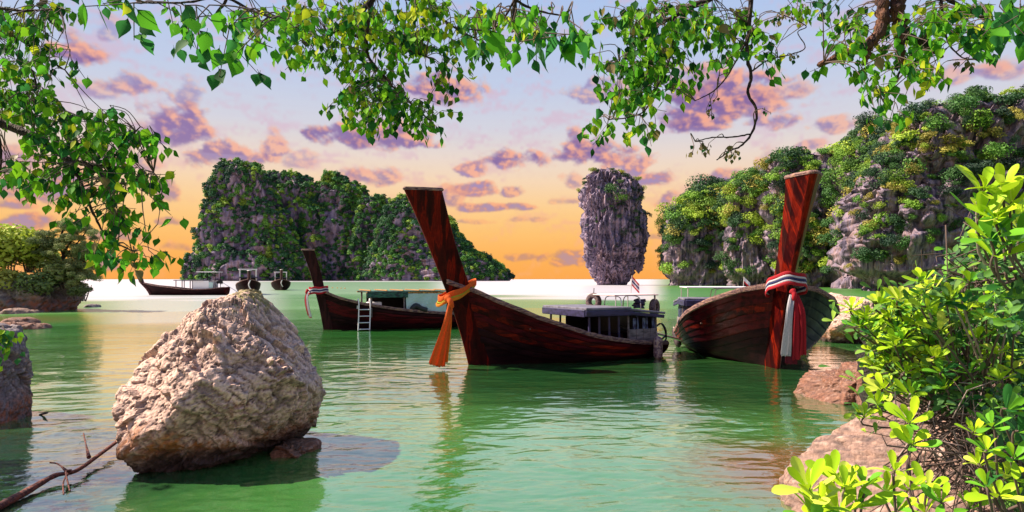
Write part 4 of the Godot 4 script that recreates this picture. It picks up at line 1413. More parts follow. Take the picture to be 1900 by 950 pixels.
func far_boats(full: Array) -> void:
	var specs := [
		[277, 547.5, PI + deg_to_rad(4), 7.6, 0.95, "far", "far low boat with white and turquoise cabin, lying broadside", 0],
		[462, 547.0, -deg_to_rad(66), 5.2, 1.15, "far", "far boat seen bow on with dark hull and white topped shelter, nearer of two", 1],
		[522, 538.5, -deg_to_rad(69), 5.2, 1.3, "far", "farthest boat, bow on, with brown post and small white shelter", 2],
	]
	for q in specs:
		var o := W(q[0], q[1])
		var d := -o.z
		var k: float = d / F
		var lead := []
		if q[7] == 0:
			for r in [[0.0, -0.4], [0.0, 0.0], [-0.35, 0.6], [-0.9, 1.2], [-1.05, 1.5], [-1.35, 2.1]]: lead.append(Vector2(-float(r[0]), r[1]))
		else:
			for r in [[0.0, -0.4], [0.0, 0.0], [0.25, 0.8], [0.55, 1.5], [0.8, 2.2], [0.95, 2.95 if q[7] == 2 else 2.45]]: lead.append(Vector2(r[0], r[1]))
		var p := {"lead": lead, "stem_w": [[0.0, 0.3], [1.0, 0.45]], "stem_h": [[0.0, 0.1], [1.0, 0.2]], "sheer": [[0.0, 1.25], [0.1, 1.0], [0.25, 0.85], [0.5, 0.62], [0.75, 0.6], [1.0, 0.8]],
			"beam": full if q[7] == 0 else [[0.0, 0.05], [0.05, 0.42], [0.12, 0.68], [0.25, 0.92], [0.42, 1.0], [0.6, 1.0], [1.0, 0.9]], "len": q[3], "half": q[4], "port_planks": [M.hull_dark], "star_planks": [M.hull_dark], "stem": M.stem_dark, "fine": false, "planks": 4, "cap": M.white if q[7] else M.purple}
		if q[7]: p.sheer = [[0.0, 1.6], [0.1, 1.4], [0.25, 1.2], [0.5, 1.0], [1.0, 0.8]]
		var t := make_boat("long_tail_boat", q[6], o, q[2], p)
		if q[7] == 0:
			for x in [-2.9, -3.7, -4.5, -5.2]:
				for s in [-0.7, 0.7]: post(t, "post", Vector3(x, 0.4, s), Vector3(x, 1.45, s), 0.07, M.pale_wood)
			slab(t, "roof", Vector3(-5.6, 1.45, -0.85), Vector3(-2.7, 1.53, 0.85), M.roof)
			slab(t, "cabin_side", Vector3(-6.1, 0.5, -0.76), Vector3(-4.55, 1.44, -0.72), M.white)
			slab(t, "cabin_door", Vector3(-6.5, 0.55, -0.765), Vector3(-6.1, 1.3, -0.72), M.tarp_pale)
			slab(t, "bulkhead", Vector3(-6.5, 0.5, 0.6), Vector3(-4.55, 1.44, 0.64), M.white)
			slab(t, "shade_roof", Vector3(-6.9, 2.30, -0.8), Vector3(-4.9, 2.36, 0.8), M.white)
			for x in [-6.7, -5.4]:
				for s in [-0.7, 0.7]: post(t, "post", Vector3(x, 0.6, s), Vector3(x, 2.30, s), 0.05, M.hull_dark)
			engine(t, -6.8, 1.2)
		else:
			slab(t, "roof", Vector3(-4.2, 1.75, -0.95), Vector3(-2.0, 1.85, 0.95), M.purple)
			slab(t, "shade_roof", Vector3(-4.5, 2.6, -0.9), Vector3(-2.8, 2.7, 0.9), M.white)
			slab(t, "bulkhead", Vector3(-2.2, 0.7, -0.8), Vector3(-2.12, 1.2, 0.8), M.purple)
			slab(t, "bulkhead", Vector3(-4.1, 0.7, -0.8), Vector3(-4.05, 1.74, 0.8), M.black)
			for x in [-2.2, -4.1]:
				for s in [-0.8, 0.8]: post(t, "post", Vector3(x, 0.6, s), Vector3(x, 2.6, s), 0.09, M.white)
			var b := MB.new()
			b.tube(curve3([Vector3(0.5, 1.5, -0.1), Vector3(0.55, 1.0, 0.05), Vector3(0.35, 0.5, -0.2)], 8), [0.07, 0.05], 6)
			put("rope", b.mesh(), M.white, t)

func buoys() -> void:
	var m := capsule(Vector3(0, -0.08, 0), Vector3(0, 0.12, 0), 0.13)
	var i := 0
	for q in [[600, 534], [608, 534.3], [617, 534.5], [626, 534.8], [633, 535.1], [640, 535.5]]:
		var o := put("buoy", m, M.amber, null, W(q[0], q[1]))
		tag(o, "%s small orange float in the line beyond the awning boat" % ["leftmost", "second", "third", "fourth", "fifth", "rightmost"][i], "buoy", "line of floats beyond the awning boat")
		i += 1

func putx(called: String, mesh: Mesh, m: Material, parent: Node3D, x: Transform3D) -> MeshInstance3D:
	var o := MeshInstance3D.new()
	o.mesh = mesh
	o.material_override = m
	o.transform = x
	o.name = part_name(parent, called)
	parent.add_child(o, true)
	return o

# a fleshy blunt leaf, length 1 along y, facing z
func fleshy_leaf(curl: float, fold: float, twist: float) -> ArrayMesh:
	var b := MB.new()
	var rows_ := []
	for q in [[0.0, 0.02], [0.14, 0.045], [0.38, 0.115], [0.66, 0.18], [0.86, 0.165], [0.97, 0.085], [1.0, 0.015]]:
		var y: float = q[0]
		var w: float = q[1]
		var a := twist * y
		var z := -curl * y * y
		var row := []
		for u in [-1.0, -0.5, 0.0, 0.5, 1.0]:
			row.append(Vector3(u * w * cos(a), y * (1.0 - curl * 0.25 * y), z + absf(u) * w * fold + u * w * sin(a)))
		rows_.append(row)
	b.rows(rows_)
	return b.mesh()

# a heart-shaped leaf with a drawn-out tip, length 1 along -y from its stalk
func heart_leaf(bend: float, fold: float) -> ArrayMesh:
	var b := MB.new()
	var rows_ := []
	for q in [[0.16, 0.0], [-0.02, 0.30], [-0.16, 0.42], [-0.36, 0.40], [-0.58, 0.26], [-0.80, 0.09], [-1.0, 0.004]]:
		var y: float = q[0]
		var w: float = q[1]
		var z := bend * y * y
		var dip := 0.10 if q[0] > 0.1 else 0.0
		rows_.append([Vector3(-w, y, z + w * fold), Vector3(-w * 0.5, y + dip, z + w * fold * 0.4), Vector3(0, minf(y, 0.0), z), Vector3(w * 0.5, y + dip, z + w * fold * 0.4), Vector3(w, y, z + w * fold)])
	b.rows(rows_)
	b.tube([Vector3(0, 0, 0), Vector3(0.02, 0.2, 0.03), Vector3(0.0, 0.42, 0.02)], [0.014], 4, false)
	return b.mesh()

func leaf_frame(dir: Vector3, face: Vector3) -> Basis:
	var y := dir.normalized()
	var z := (face - y * face.dot(y))
	if z.length() < 0.01: z = y.cross(Vector3.RIGHT)
	z = z.normalized()
	return Basis(y.cross(z), y, z)

func rosette(t: Node3D, at: Vector3, axis: Vector3, size: float, tone: int, meshes: Array, n := 8, open := 1.0) -> void:
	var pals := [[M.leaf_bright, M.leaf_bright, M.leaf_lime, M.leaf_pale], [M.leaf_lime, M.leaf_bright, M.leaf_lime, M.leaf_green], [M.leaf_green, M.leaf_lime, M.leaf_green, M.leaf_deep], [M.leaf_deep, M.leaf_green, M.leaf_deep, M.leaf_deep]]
	axis = axis.normalized()
	var x := axis.cross(Vector3(0.3, 0.2, 1.0)).normalized()
	var z := x.cross(axis)
	var a0 := rng.randf() * TAU
	for i in n:
		var a := a0 + i * 2.4
		var f := float(i) / n          # inner leaves stand up, outer ones lie back
		var lean := lerpf(0.35, 1.25, f) * open + rng.randf_range(-0.15, 0.15)
		var out := x * cos(a) + z * sin(a)
		var d := axis * cos(lean) + out * sin(lean)
		var s := size * lerpf(0.72, 1.08, f) * rng.randf_range(0.85, 1.12)
		var fb := leaf_frame(d, axis - out * 0.2 + Vector3(rng.randfn(), rng.randfn(), rng.randfn()) * 0.15)
		var pal: Array = pals[tone]
		putx("leaf", meshes[rng.randi() % meshes.size()], pal[rng.randi() % 4], t, Transform3D(fb.scaled_local(Vector3(s, s, s)), at - t.position - axis * size * 0.16 * f + out * size * 0.03))

func shrub(called: String, label: String, root: Vector3, ros: Array, size: float, meshes: Array, seed_: int) -> Node3D:
	var t := base(called, root)
	tag(t, label, "shrub")
	rng.seed = seed_
	for q in ros:
		var p: Vector3 = q[0]
		var axis: Vector3 = Vector3(-0.25, 1.0, 0.25) + Vector3(rng.randfn() * 0.25, 0, rng.randfn() * 0.25 + 0.15)
		rosette(t, p, axis, size * rng.randf_range(0.85, 1.15), q[1], meshes, q[2] if q.size() > 2 else 8)
		var b := MB.new()
		var m := (root + p) / 2 + Vector3(rng.randf_range(-0.08, 0.08), -0.12, rng.randf_range(-0.08, 0.08))
		b.tube(curve3([root + Vector3(rng.randf_range(-0.1, 0.1), 0, rng.randf_range(-0.1, 0.1)), m, p - axis.normalized() * size * 0.5, p], 10), [0.008, 0.008, 0.007, 0.006, 0.006, 0.005], 5)
		var o := put("stem", b.mesh(), M.twig_pale if rng.randf() < 0.2 else M.twig, t)
		o.position = -root
	# the crowd of further leaves behind the shoots that can be told apart
	var xf := []
	var co := []
	for q in ros:
		var p: Vector3 = q[0]
		for k in (9 if ros.size() > 15 else 0):
			var d := Vector3(rng.randfn() * 0.8, rng.randfn() * 0.5 + 0.45, rng.randfn() * 0.8)
			var at := p + Vector3(rng.randfn(), rng.randfn() * 0.8 - 0.5, rng.randfn() - 0.9) * size * 0.6
			var s := size * rng.randf_range(0.55, 0.95)
			xf.append(Transform3D(leaf_frame(d, Vector3(-0.3, 0.9, 0.4) + Vector3(rng.randfn(), rng.randfn(), rng.randfn()) * 0.4).scaled_local(Vector3(s, s, s)), at - root))
			var f := rng.randf()
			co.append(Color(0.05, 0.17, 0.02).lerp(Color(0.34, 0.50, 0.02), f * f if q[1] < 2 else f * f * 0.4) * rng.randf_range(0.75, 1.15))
	if xf.size(): multi("foliage", meshes[0], M.crown, xf, co, t)
	return t

func make_shore() -> void:
	rng.seed = 4001
	var fl := [fleshy_leaf(0.18, 0.18, 0.1), fleshy_leaf(0.34, 0.25, -0.2), fleshy_leaf(0.05, 0.3, 0.15), fleshy_leaf(0.25, 0.1, 0.3), fleshy_leaf(-0.12, 0.22, -0.1)]
	# ---- rocks on the right
	var r := put("shore_rock", rock_mesh([[-0.55, 0.80, 0.15, 0.86], [0, 1, 0.05, 0.95], [-0.2, 0.5, 0.85, 0.98], [-1, 0.1, -0.2, 1.45], [0, 0.3, -1, 1.5], [1, 0, 0, 2.6], [0, -1, 0, 0.8], [-0.3, 0.6, -0.7, 1.1]], 41, 0.13, 1.9, 260, 150, 12.0, 1.1, 3), M.rock, null, Vector3(3.4, 0.0, -4.2))
	tag(r, "broad sloping pink rock at the water's edge under the leafy shrubs", "rock")
	r = put("shore_rock", rock_mesh([[0, 1, 0, 0.20], [-0.7, 0.7, 0.2, 0.30], [1, 0, 0, 0.5], [-1, 0.1, 0, 0.58], [0, 0.1, 1, 0.42], [0, 0, -1, 0.5], [0, -1, 0, 0.4], [0.5, 0.5, 0.5, 0.30]], 43, 0.10, 3.2, 120, 80, 16.0, 1.0, 2), M.rock, null, P(1578, 722, 8.7))
	tag(r, "low reddish brown rock in the water below the fleshy leaved shrub", "rock")
	r = put("shore_rock", rock_mesh([[0, 1, 0, 0.27], [0.7, 0.7, 0.2, 0.40], [1, 0, 0, 0.35], [-1, 0.1, 0, 0.3], [0, 0.1, 1, 0.35], [0, 0, -1, 0.5], [0, -1, 0, 0.4]], 47, 0.08, 3.6, 90, 60, 16.0, 1.0, 2), M.rock, null, P(1622, 716, 8.4))
	tag(r, "dark hollowed rock just behind the low reddish brown one", "rock")
	r = put("shore_rock", rock_mesh([[0.1, 1, 0.1, 0.62], [-0.7, 0.6, 0.3, 0.62], [0.6, 0.6, 0.2, 0.70], [1, 0, 0, 0.95], [-1, -0.3, 0, 0.80], [0, 0.1, 1, 0.6], [0, -0.6, 0.8, 0.42], [0, 0, -1, 0.8], [0, -1, 0, 0.6]], 45, 0.12, 2.0, 140, 90, 14.0, 1.0, 1), M.rock, null, P(1588, 600, 16.4))
	tag(r, "pale grey rock in the water between the bow-on boat and the shrub", "rock")
	# ---- the bank
	var g := put("ground", rock_mesh([[-0.8, 0.5, 0.1, 1.15], [-0.35, 1, 0, 1.2], [-0.25, 0.2, 1, 1.05], [0, 0.1, -1, 2.2], [1, 0, 0, 3.0], [0, -1, 0, 1.4], [-1, -0.2, 0.0, 1.35]], 51, 0.22, 1.6, 160, 110, 10.0, 1.0), M.soil, null, Vector3(5.15, 0.6, -5.0))
	tag(g, "", "", "", "structure")
	# ---- fleshy leaved shrubs
	var ros := []
	for q in [[1546, 572, 0], [1572, 590, 0], [1598, 562, 0], [1636, 556, 0], [1616, 590, 0], [1678, 574, 1], [1645, 604, 0], [1690, 620, 0], [1668, 602, 1], [1590, 632, 1], [1700, 585, 1], [1610, 612, 1], [1640, 630, 1], [1560, 605, 2], [1655, 580, 1], [1625, 575, 2], [1680, 640, 2], [1712, 612, 1], [1580, 612, 1], [1660, 560, 0], [1630, 612, 2], [1700, 640, 1], [1720, 590, 2], [1602, 598, 1]]:
		ros.append([P(q[0] + 34.0, q[1], rng.randf_range(3.5, 4.0)), q[2], 11])
	shrub("fleshy_shrub", "sprawling yellow green shrub reaching over the water, in front of the pale rock", P(1780, 700, 4.1), ros, 0.10, fl, 61)
	ros = []
	for q in [[1628, 649, 0], [1618, 676, 0], [1660, 640, 1], [1632, 690, 0], [1640, 720, 0], [1628, 748, 1], [1604, 772, 0], [1665, 716, 1], [1700, 660, 0], [1715, 690, 1], [1650, 672, 1], [1725, 635, 1], [1680, 690, 1], [1690, 730, 2], [1645, 655, 2], [1720, 720, 2], [1670, 660, 2], [1740, 680, 1], [1745, 730, 2]]:
		ros.append([P(q[0], q[1], rng.randf_range(3.4, 3.9)), q[2], 10])
	shrub("fleshy_shrub", "drooping lower sprays of the shrub, hanging above the low reddish rock", P(1790, 740, 4.0), ros, 0.10, fl, 68)
	ros = []
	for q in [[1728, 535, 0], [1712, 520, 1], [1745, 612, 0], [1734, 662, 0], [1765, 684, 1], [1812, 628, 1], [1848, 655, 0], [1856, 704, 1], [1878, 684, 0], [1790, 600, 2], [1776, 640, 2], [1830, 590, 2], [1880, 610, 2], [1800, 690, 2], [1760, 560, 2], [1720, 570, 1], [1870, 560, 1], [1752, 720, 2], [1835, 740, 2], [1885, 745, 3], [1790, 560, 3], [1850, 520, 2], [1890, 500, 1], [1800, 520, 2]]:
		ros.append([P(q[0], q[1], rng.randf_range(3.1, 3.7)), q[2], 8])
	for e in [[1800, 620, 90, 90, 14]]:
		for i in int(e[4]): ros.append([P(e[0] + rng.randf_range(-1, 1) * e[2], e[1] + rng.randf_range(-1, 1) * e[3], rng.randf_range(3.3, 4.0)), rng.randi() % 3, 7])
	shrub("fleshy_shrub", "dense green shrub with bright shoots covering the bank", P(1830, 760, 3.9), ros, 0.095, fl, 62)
	ros = []
	for q in [[1826, 352, 0], [1848, 405, 0], [1878, 375, 0], [1822, 398, 1], [1858, 435, 1], [1888, 420, 0], [1835, 440, 2], [1880, 450, 2], [1862, 350, 0], [1845, 470, 2]]:
		ros.append([P(q[0], q[1], rng.randf_range(2.4, 2.7)), q[2], 7])
	shrub("fleshy_shrub", "topmost shrub with big glowing yellow green leaves standing against the cliff", P(1890, 500, 2.75), ros, 0.135, fl, 63)
	ros = []
	for q in [[1500, 905, 0], [1522, 935, 0], [1546, 885, 0], [1568, 905, 0], [1590, 935, 1], [1556, 950, 0], [1510, 960, 1], [1604, 900, 1]]:
		ros.append([P(q[0], q[1], rng.randf_range(2.2, 2.5)), q[2], 9])
	shrub("fleshy_shrub", "low bright plant at the tip of the broad pink rock", P(1560, 1010, 2.4), ros, 0.12, fl, 64)
	ros = []
	for q in [[1660, 872, 0], [1690, 905, 1], [1646, 910, 0], [1722, 905, 0], [1745, 930, 1], [1665, 945, 1], [1715, 950, 1]]:
		ros.append([P(q[0], q[1], rng.randf_range(2.4, 2.7)), q[2], 7])
	shrub("fleshy_shrub", "small plant of upright leaves on the broad pink rock", P(1700, 990, 2.6), ros, 0.095, fl, 65)
	ros = [[P(1688, 782, 2.9), 1, 9], [P(1690, 822, 2.85), 1, 10]]
	shrub("fleshy_shrub", "lone two tiered leaf whorl on a bare reddish stem over the pink rock", P(1742, 945, 2.75), ros, 0.12, fl, 66)
	ros = []
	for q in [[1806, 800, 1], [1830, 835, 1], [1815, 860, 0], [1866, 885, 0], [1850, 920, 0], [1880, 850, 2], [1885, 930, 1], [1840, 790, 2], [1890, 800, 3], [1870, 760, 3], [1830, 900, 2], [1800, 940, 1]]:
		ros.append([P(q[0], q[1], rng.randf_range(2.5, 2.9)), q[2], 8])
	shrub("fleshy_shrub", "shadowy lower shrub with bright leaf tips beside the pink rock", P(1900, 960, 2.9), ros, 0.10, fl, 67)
	# ---- creeper and dry tangle on the bank
	var cr := base("creeper", P(1840, 640, 4.2))
	tag(cr, "dark green creeper with dry twig tangle hanging over the bank", "creeper")
	rng.seed = 70
	var xf := []
	var co := []
	for e in [[1850, 520, 70, 70, 4.3, 260], [1880, 540, 40, 80, 2.9, 240], [1800, 620, 110, 90, 4.2, 420], [1870, 700, 60, 110, 3.9, 300], [1740, 690, 70, 50, 4.3, 200], [1690, 630, 60, 70, 4.4, 260], [1740, 560, 50, 50, 4.5, 180], [1830, 440, 40, 40, 4.2, 120], [1790, 730, 60, 30, 3.6, 110], [1850, 780, 40, 50, 3.2, 90], [1880, 830, 50, 120, 3.4, 300], [1790, 480, 40, 40, 4.6, 80], [1880, 470, 40, 60, 3.8, 120]]:
		for i in int(e[5]):
			var a := rng.randf() * TAU
			var q := sqrt(rng.randf())
			var p := P(e[0] + cos(a) * q * e[2], e[1] + sin(a) * q * e[3], e[4] + rng.randf_range(-0.3, 0.3))
			var d := Vector3(rng.randfn() * 0.7 - 0.4, rng.randfn() * 0.6 - 0.1, rng.randfn() * 0.6 + 0.4)
			var s: float = rng.randf_range(0.055, 0.105) * (0.7 if e[4] < 3.5 else 1.0)
			var bx := leaf_frame(d, Vector3(-0.2, 0.8, 0.6) + Vector3(rng.randfn(), rng.randfn(), rng.randfn()) * 0.35).scaled_local(Vector3(s * 1.2, s, s))
			if xf.size() % 6 == 0 and i % 7 == 0:
				putx("leaf", fl[rng.randi() % 5], [M.leaf_green, M.leaf_deep, M.leaf_lime][rng.randi() % 3], cr, Transform3D(bx, p - cr.position))
			else:
				xf.append(Transform3D(bx, p - cr.position))
				var k := rng.randf()
				co.append(Color(0.03, 0.11, 0.025).lerp(Color(0.14, 0.34, 0.03), k * k * k * 1.2) * rng.randf_range(0.7, 1.2))
	multi("foliage", fl[1], M.crown, xf, co, cr)
	var b := MB.new()
	for e in [[1840, 500, 60, 60, 4.1, 120], [1780, 780, 80, 60, 3.6, 120], [1740, 690, 60, 40, 4.0, 50], [1800, 860, 60, 50, 3.3, 90]]:
		for i in int(e[5]):
			var p := P(e[0] + rng.randfn() * e[2] * 0.6, e[1] + rng.randfn() * e[3] * 0.6, e[4] + rng.randf_range(-0.25, 0.25)) - cr.position
			var d := Vector3(rng.randfn(), rng.randfn() * 0.8 - 0.3, rng.randfn() * 0.5) * 0.14
			var d2 := Vector3(rng.randfn(), rng.randfn() - 0.4, rng.randfn() * 0.5) * 0.10
			b.tube([p, p + d, p + d + d2], [0.005, 0.004, 0.002], 4, false)
	var tw := put("twigs", b.mesh(), M.twig, cr)
	tw.set_meta("kind", "stuff")
	b = MB.new()
	for i in 90:
		var p := P(1780 + rng.randfn() * 50.0, 800 + rng.randfn() * 60.0, 3.5 + rng.randf_range(-0.2, 0.2)) - cr.position
		var d := Vector3(rng.randfn(), rng.randfn(), rng.randfn() * 0.5) * 0.13
		b.tube([p, p + d, p + d + Vector3(rng.randfn(), rng.randfn(), 0) * 0.08], [0.004, 0.003, 0.002], 4, false)
	tw = put("dry_twigs", b.mesh(), M.twig_pale, cr)
	tw.set_meta("kind", "stuff")
	left_side()

func left_side() -> void:
	# ---- the wooded islet on the left
	var c := P(60, 545, 33.5)
	var r := put("islet", rock_mesh([[0, 1, 0, 0.75], [0.75, 0.65, 0.1, 1.7], [1, -0.15, 0.1, 2.2], [0.7, 0, -0.7, 1.9], [0.2, 0.3, 1, 2.0], [0, -0.2, 1, 1.9], [0, 0, -1, 1.8], [-1, 0, 0, 5.0], [0, -1, 0, 1.6]], 81, 0.5, 0.7, 160, 100, 5.0, 1.2, 4), M.rock, null, c)
	tag(r, "dark rocky islet with bushes and a twisted tree on it", "islet")
	var cm := [clump_mesh(21, 10, 80, 0.10), clump_mesh(22, 9, 80, 0.10), clump_mesh(23, 10, 70, 0.10)]
	var sp := [[18, 478, 1.5, Color(0.46, 0.51, 0.06), "pale yellow bush at the islet's landward end"], [55, 462, 1.35, Color(0.41, 0.49, 0.06), "tall yellow green bush in the middle of the islet"], [85, 495, 1.2, Color(0.30, 0.38, 0.06), "olive bush left of the twisted tree's trunk"], [28, 525, 1.2, Color(0.54, 0.54, 0.11), "pale bush low on the islet above the shore stones"], [72, 530, 1.0, Color(0.14, 0.20, 0.06), "dark low bush on the islet's water side"], [128, 515, 1.0, Color(0.23, 0.28, 0.08), "grey green bush under the twisted tree's outer branches"], [150, 540, 0.5, Color(0.14, 0.18, 0.06), "small dark bush at the islet's seaward tip"], [-15, 470, 1.5, Color(0.35, 0.45, 0.06), "green bush at the edge of view on the islet"]]
	rng.seed = 82
	var i := 0
	for q in sp:
		var p := P(q[0], q[1], 33.0 + rng.randf_range(-0.8, 0.6))
		var t := base("bush", p)
		tag(t, q[4], "bush", "bushes on the islet")
		for k in 3:
			crown_part(t, cm[(i + k) % 3], q[2] * rng.randf_range(0.8, 1.05), (q[3] as Color) * rng.randf_range(0.8, 1.2), 0.0)
			(t.get_child(k) as Node3D).position = Vector3(rng.randf_range(-0.5, 0.5), rng.randf_range(-0.3, 0.4), rng.randf_range(-0.3, 0.4)) * q[2]
		var b := MB.new()
		for k in 5:
			b.tube([Vector3(0.1 * k - 0.2, -0.9 * q[2], 0), Vector3(0.15 * k - 0.3, -0.5, 0.1), Vector3(0.3 * k - 0.6, 0.3, 0.1)], [0.05, 0.035, 0.015], 5)
		put("stem", b.mesh(), M.tree_trunk, t)
		i += 1
	var tree := base("twisted_tree", P(100, 545, 33.0))
	tag(tree, "twisted small tree with pale airy foliage leaning over the islet's tip", "tree")
	var o := tree.position
	var b := MB.new()
	b.tube(curve3([P(96, 560, 33) - o, P(104, 525, 33) - o, P(116, 500, 32.8) - o, P(117, 475, 32.8) - o, P(110, 450, 33) - o, P(118, 425, 33) - o], 20), [0.26, 0.24, 0.2, 0.17, 0.15, 0.13, 0.11, 0.09, 0.07, 0.05], 8)
	put("trunk", b.mesh(), M.bark_dark, tree)
	for q in [[[116, 500], [140, 480], [165, 490]], [[117, 478], [140, 455], [160, 430]], [[112, 455], [90, 440], [75, 450]], [[104, 520], [130, 505], [155, 520]], [[117, 470], [135, 440], [130, 415]]]:
		b = MB.new()
		b.tube(curve3([P(q[0][0], q[0][1], 32.9) - o, P(q[1][0], q[1][1], 32.6) - o, P(q[2][0], q[2][1], 32.8) - o], 8), [0.11, 0.08, 0.05, 0.03], 6)
		put("branch", b.mesh(), M.bark_dark, tree)
	var xf := []
	var co := []
	for e in [[105, 450, 32, 16, 30], [85, 462, 26, 16, 20], [140, 440, 26, 18, 22], [128, 416, 22, 10, 14], [150, 470, 26, 16, 24], [160, 505, 20, 22, 24], [125, 495, 24, 14, 16], [140, 520, 26, 14, 16], [165, 425, 14, 8, 6], [60, 470, 20, 12, 10]]:
		for k in int(e[4]):
			var p := P(e[0] + rng.randfn() * e[2] * 0.6, e[1] + rng.randfn() * e[3] * 0.6, 32.8 + rng.randfn() * 0.5) - o
			var s := rng.randf_range(0.16, 0.34)
			xf.append(Transform3D(Basis(Vector3.UP, rng.randf() * TAU).scaled_local(Vector3(s, s, s)), p))
			co.append(Color(0.16, 0.21, 0.08).lerp(Color(0.36, 0.40, 0.16), rng.randf()) * rng.randf_range(0.7, 1.2))
	multi("foliage", cm[0], M.crown, xf, co, tree)
	# stones by the islet
	var n := 0
	for q in [[22, 578, 0.55, 3, "flat pale stone on the shore below the islet's bushes"], [52, 577, 0.35, 3, "small pale stone in front of the islet's shore"], [0, 574, 0.6, 3, "pale stone at the edge of view below the islet"], [28, 598, 0.55, 2, "orange stone awash in front of the islet"], [60, 606, 0.4, 2, "smaller orange stone awash nearest the open water"], [168, 566, 0.4, 4, "dark stone at the islet's seaward tip"], [15, 607, 0.5, 2, "rusty stone awash at the edge of view"]]:
		var at := W(q[0], q[1] + 4.0)
		var s: float = q[2]
		var st := put("stone", rock_mesh([[0, 1, 0, 0.42 * s], [0.6, 0.7, 0.2, 0.6 * s], [-0.6, 0.6, 0.3, 0.65 * s], [1, 0, 0, 1.1 * s], [-1, 0, 0, 1.2 * s], [0, 0, 1, 0.9 * s], [0, 0, -1, 1.0 * s], [0, -1, 0, 0.6 * s]], 90 + n, 0.12 * s, 2.2 / s, 40, 26, 8.0 / s, 1.0, q[3]), M.rock, null, at)
		tag(st, q[4], "stone")
		n += 1
	# near rock at the left edge
	r = put("upright_rock", rock_mesh([[0.15, 1, 0, 0.52], [0.93, 0.28, 0.15, 0.42], [1, -0.1, 0, 0.50], [0.2, 0.15, 1, 0.45], [0.4, 0, -1, 0.3], [0, 0, -1, 0.5], [-1, 0, 0, 1.2], [0, -1, 0, 0.8], [0.6, 0.6, 0.4, 0.62]], 86, 0.10, 2.4, 160, 110, 14.0, 1.0, 4), M.rock, null, P(-22, 690, 7.5))
	tag(r, "dark upright rock rising from the water at the left edge of view", "rock")
	var fl := [heart_leaf(0.2, 0.2), heart_leaf(-0.1, 0.3)]
	var pl := base("ivy", P(15, 620, 7.2))
	tag(pl, "small ivy growing down the top of the dark left rock", "ivy")
	for k in 46:
		var p := P(8 + rng.randfn() * 12.0, 612 + absf(rng.randfn()) * 26.0, 7.1) - pl.position
		var s := rng.randf_range(0.05, 0.09)
		putx("leaf", fl[k % 2], [M.leaf_green, M.leaf_deep, M.leaf_lime][rng.randi() % 3], pl, Transform3D(leaf_frame(Vector3(rng.randfn() * 0.5, 1, rng.randfn() * 0.4), Vector3(0.1, 0.5, 1)).scaled_local(Vector3(s, s, s)), p))
	b = MB.new()
	b.tube(curve3([P(5, 604, 7.2) - pl.position, P(14, 630, 7.1) - pl.position, P(8, 660, 7.1) - pl.position], 8), [0.008], 5)
	put("stem", b.mesh(), M.twig, pl)
	# driftwood
	var dw := base("driftwood", W(120, 890))
	tag(dw, "bare reddish brown branch floating in the water left of the boulder", "branch")
	o = dw.position
	b = MB.new()
	b.tube(curve3([W(-40, 965) - o + Vector3(0, 0.02, 0), W(40, 925) - o + Vector3(0, 0.03, 0), W(100, 895) - o + Vector3(0, 0.05, 0), W(140, 888) - o + Vector3(0, 0.06, 0), W(185, 858) - o + Vector3(0, 0.07, 0), W(225, 832) - o + Vector3(0, 0.10, 0), W(246, 822) - o + Vector3(0, 0.17, 0)], 30), [0.030, 0.030, 0.03, 0.028, 0.03, 0.027, 0.028, 0.024, 0.024, 0.02, 0.022, 0.018, 0.016], 8)
	put("limb", b.mesh(), M.drift, dw)
	for q in [[[130, 888, 0.06], [118, 905, 0.05], [118, 918, 0.0]], [[125, 890, 0.06], [108, 884, 0.10], [92, 886, 0.12]], [[165, 866, 0.08], [158, 852, 0.16], [155, 845, 0.2]], [[130, 889, 0.06], [122, 900, 0.1], [130, 912, 0.0]]]:
		b = MB.new()
		var pts := []
		for w in q: pts.append(W(w[0], w[1]) - o + Vector3(0, w[2], 0))
		b.tube(curve3(pts, 8), [0.018, 0.014, 0.01, 0.006], 6)
		put("twig", b.mesh(), M.drift, dw)
	var k2 := put("twig", capsule(Vector3(-0.1, 0.0, 0), Vector3(0.08, 0.05, 0.1), 0.012), M.twig, null, W(88, 770))
	tag(k2, "thin dark twig poking out of the water above the floating branch", "twig")
	for q in [[152, 815], [166, 806]]:
		var lf := put("fallen_leaf", fl[0], M.leaf_dry, null, W(q[0], q[1]) + Vector3(0, 0.03, 0), Vector3(-1.4, q[0] * 0.1, 0))
		lf.scale = Vector3(0.06, 0.06, 0.06)
		tag(lf, "fallen leaf floating near the left rock, " + ("nearer of two" if q[0] == 152 else "farther of two"), "leaf", "leaves floating on the water")
	r = put("weedy_rock", rock_mesh([[0, 1, 0, 0.07], [0.7, 0.6, 0.2, 0.13], [1, 0, 0, 0.16], [-1, 0, 0, 0.2], [0, 0, 1, 0.14], [0, 0, -1, 0.3], [0, -1, 0, 0.3]], 99, 0.08, 4.0, 70, 46, 20.0, 1.0, 2), M.rock, null, W(545, 842))
	tag(r, "small rusty weed covered stone at the boulder's foot", "rock")

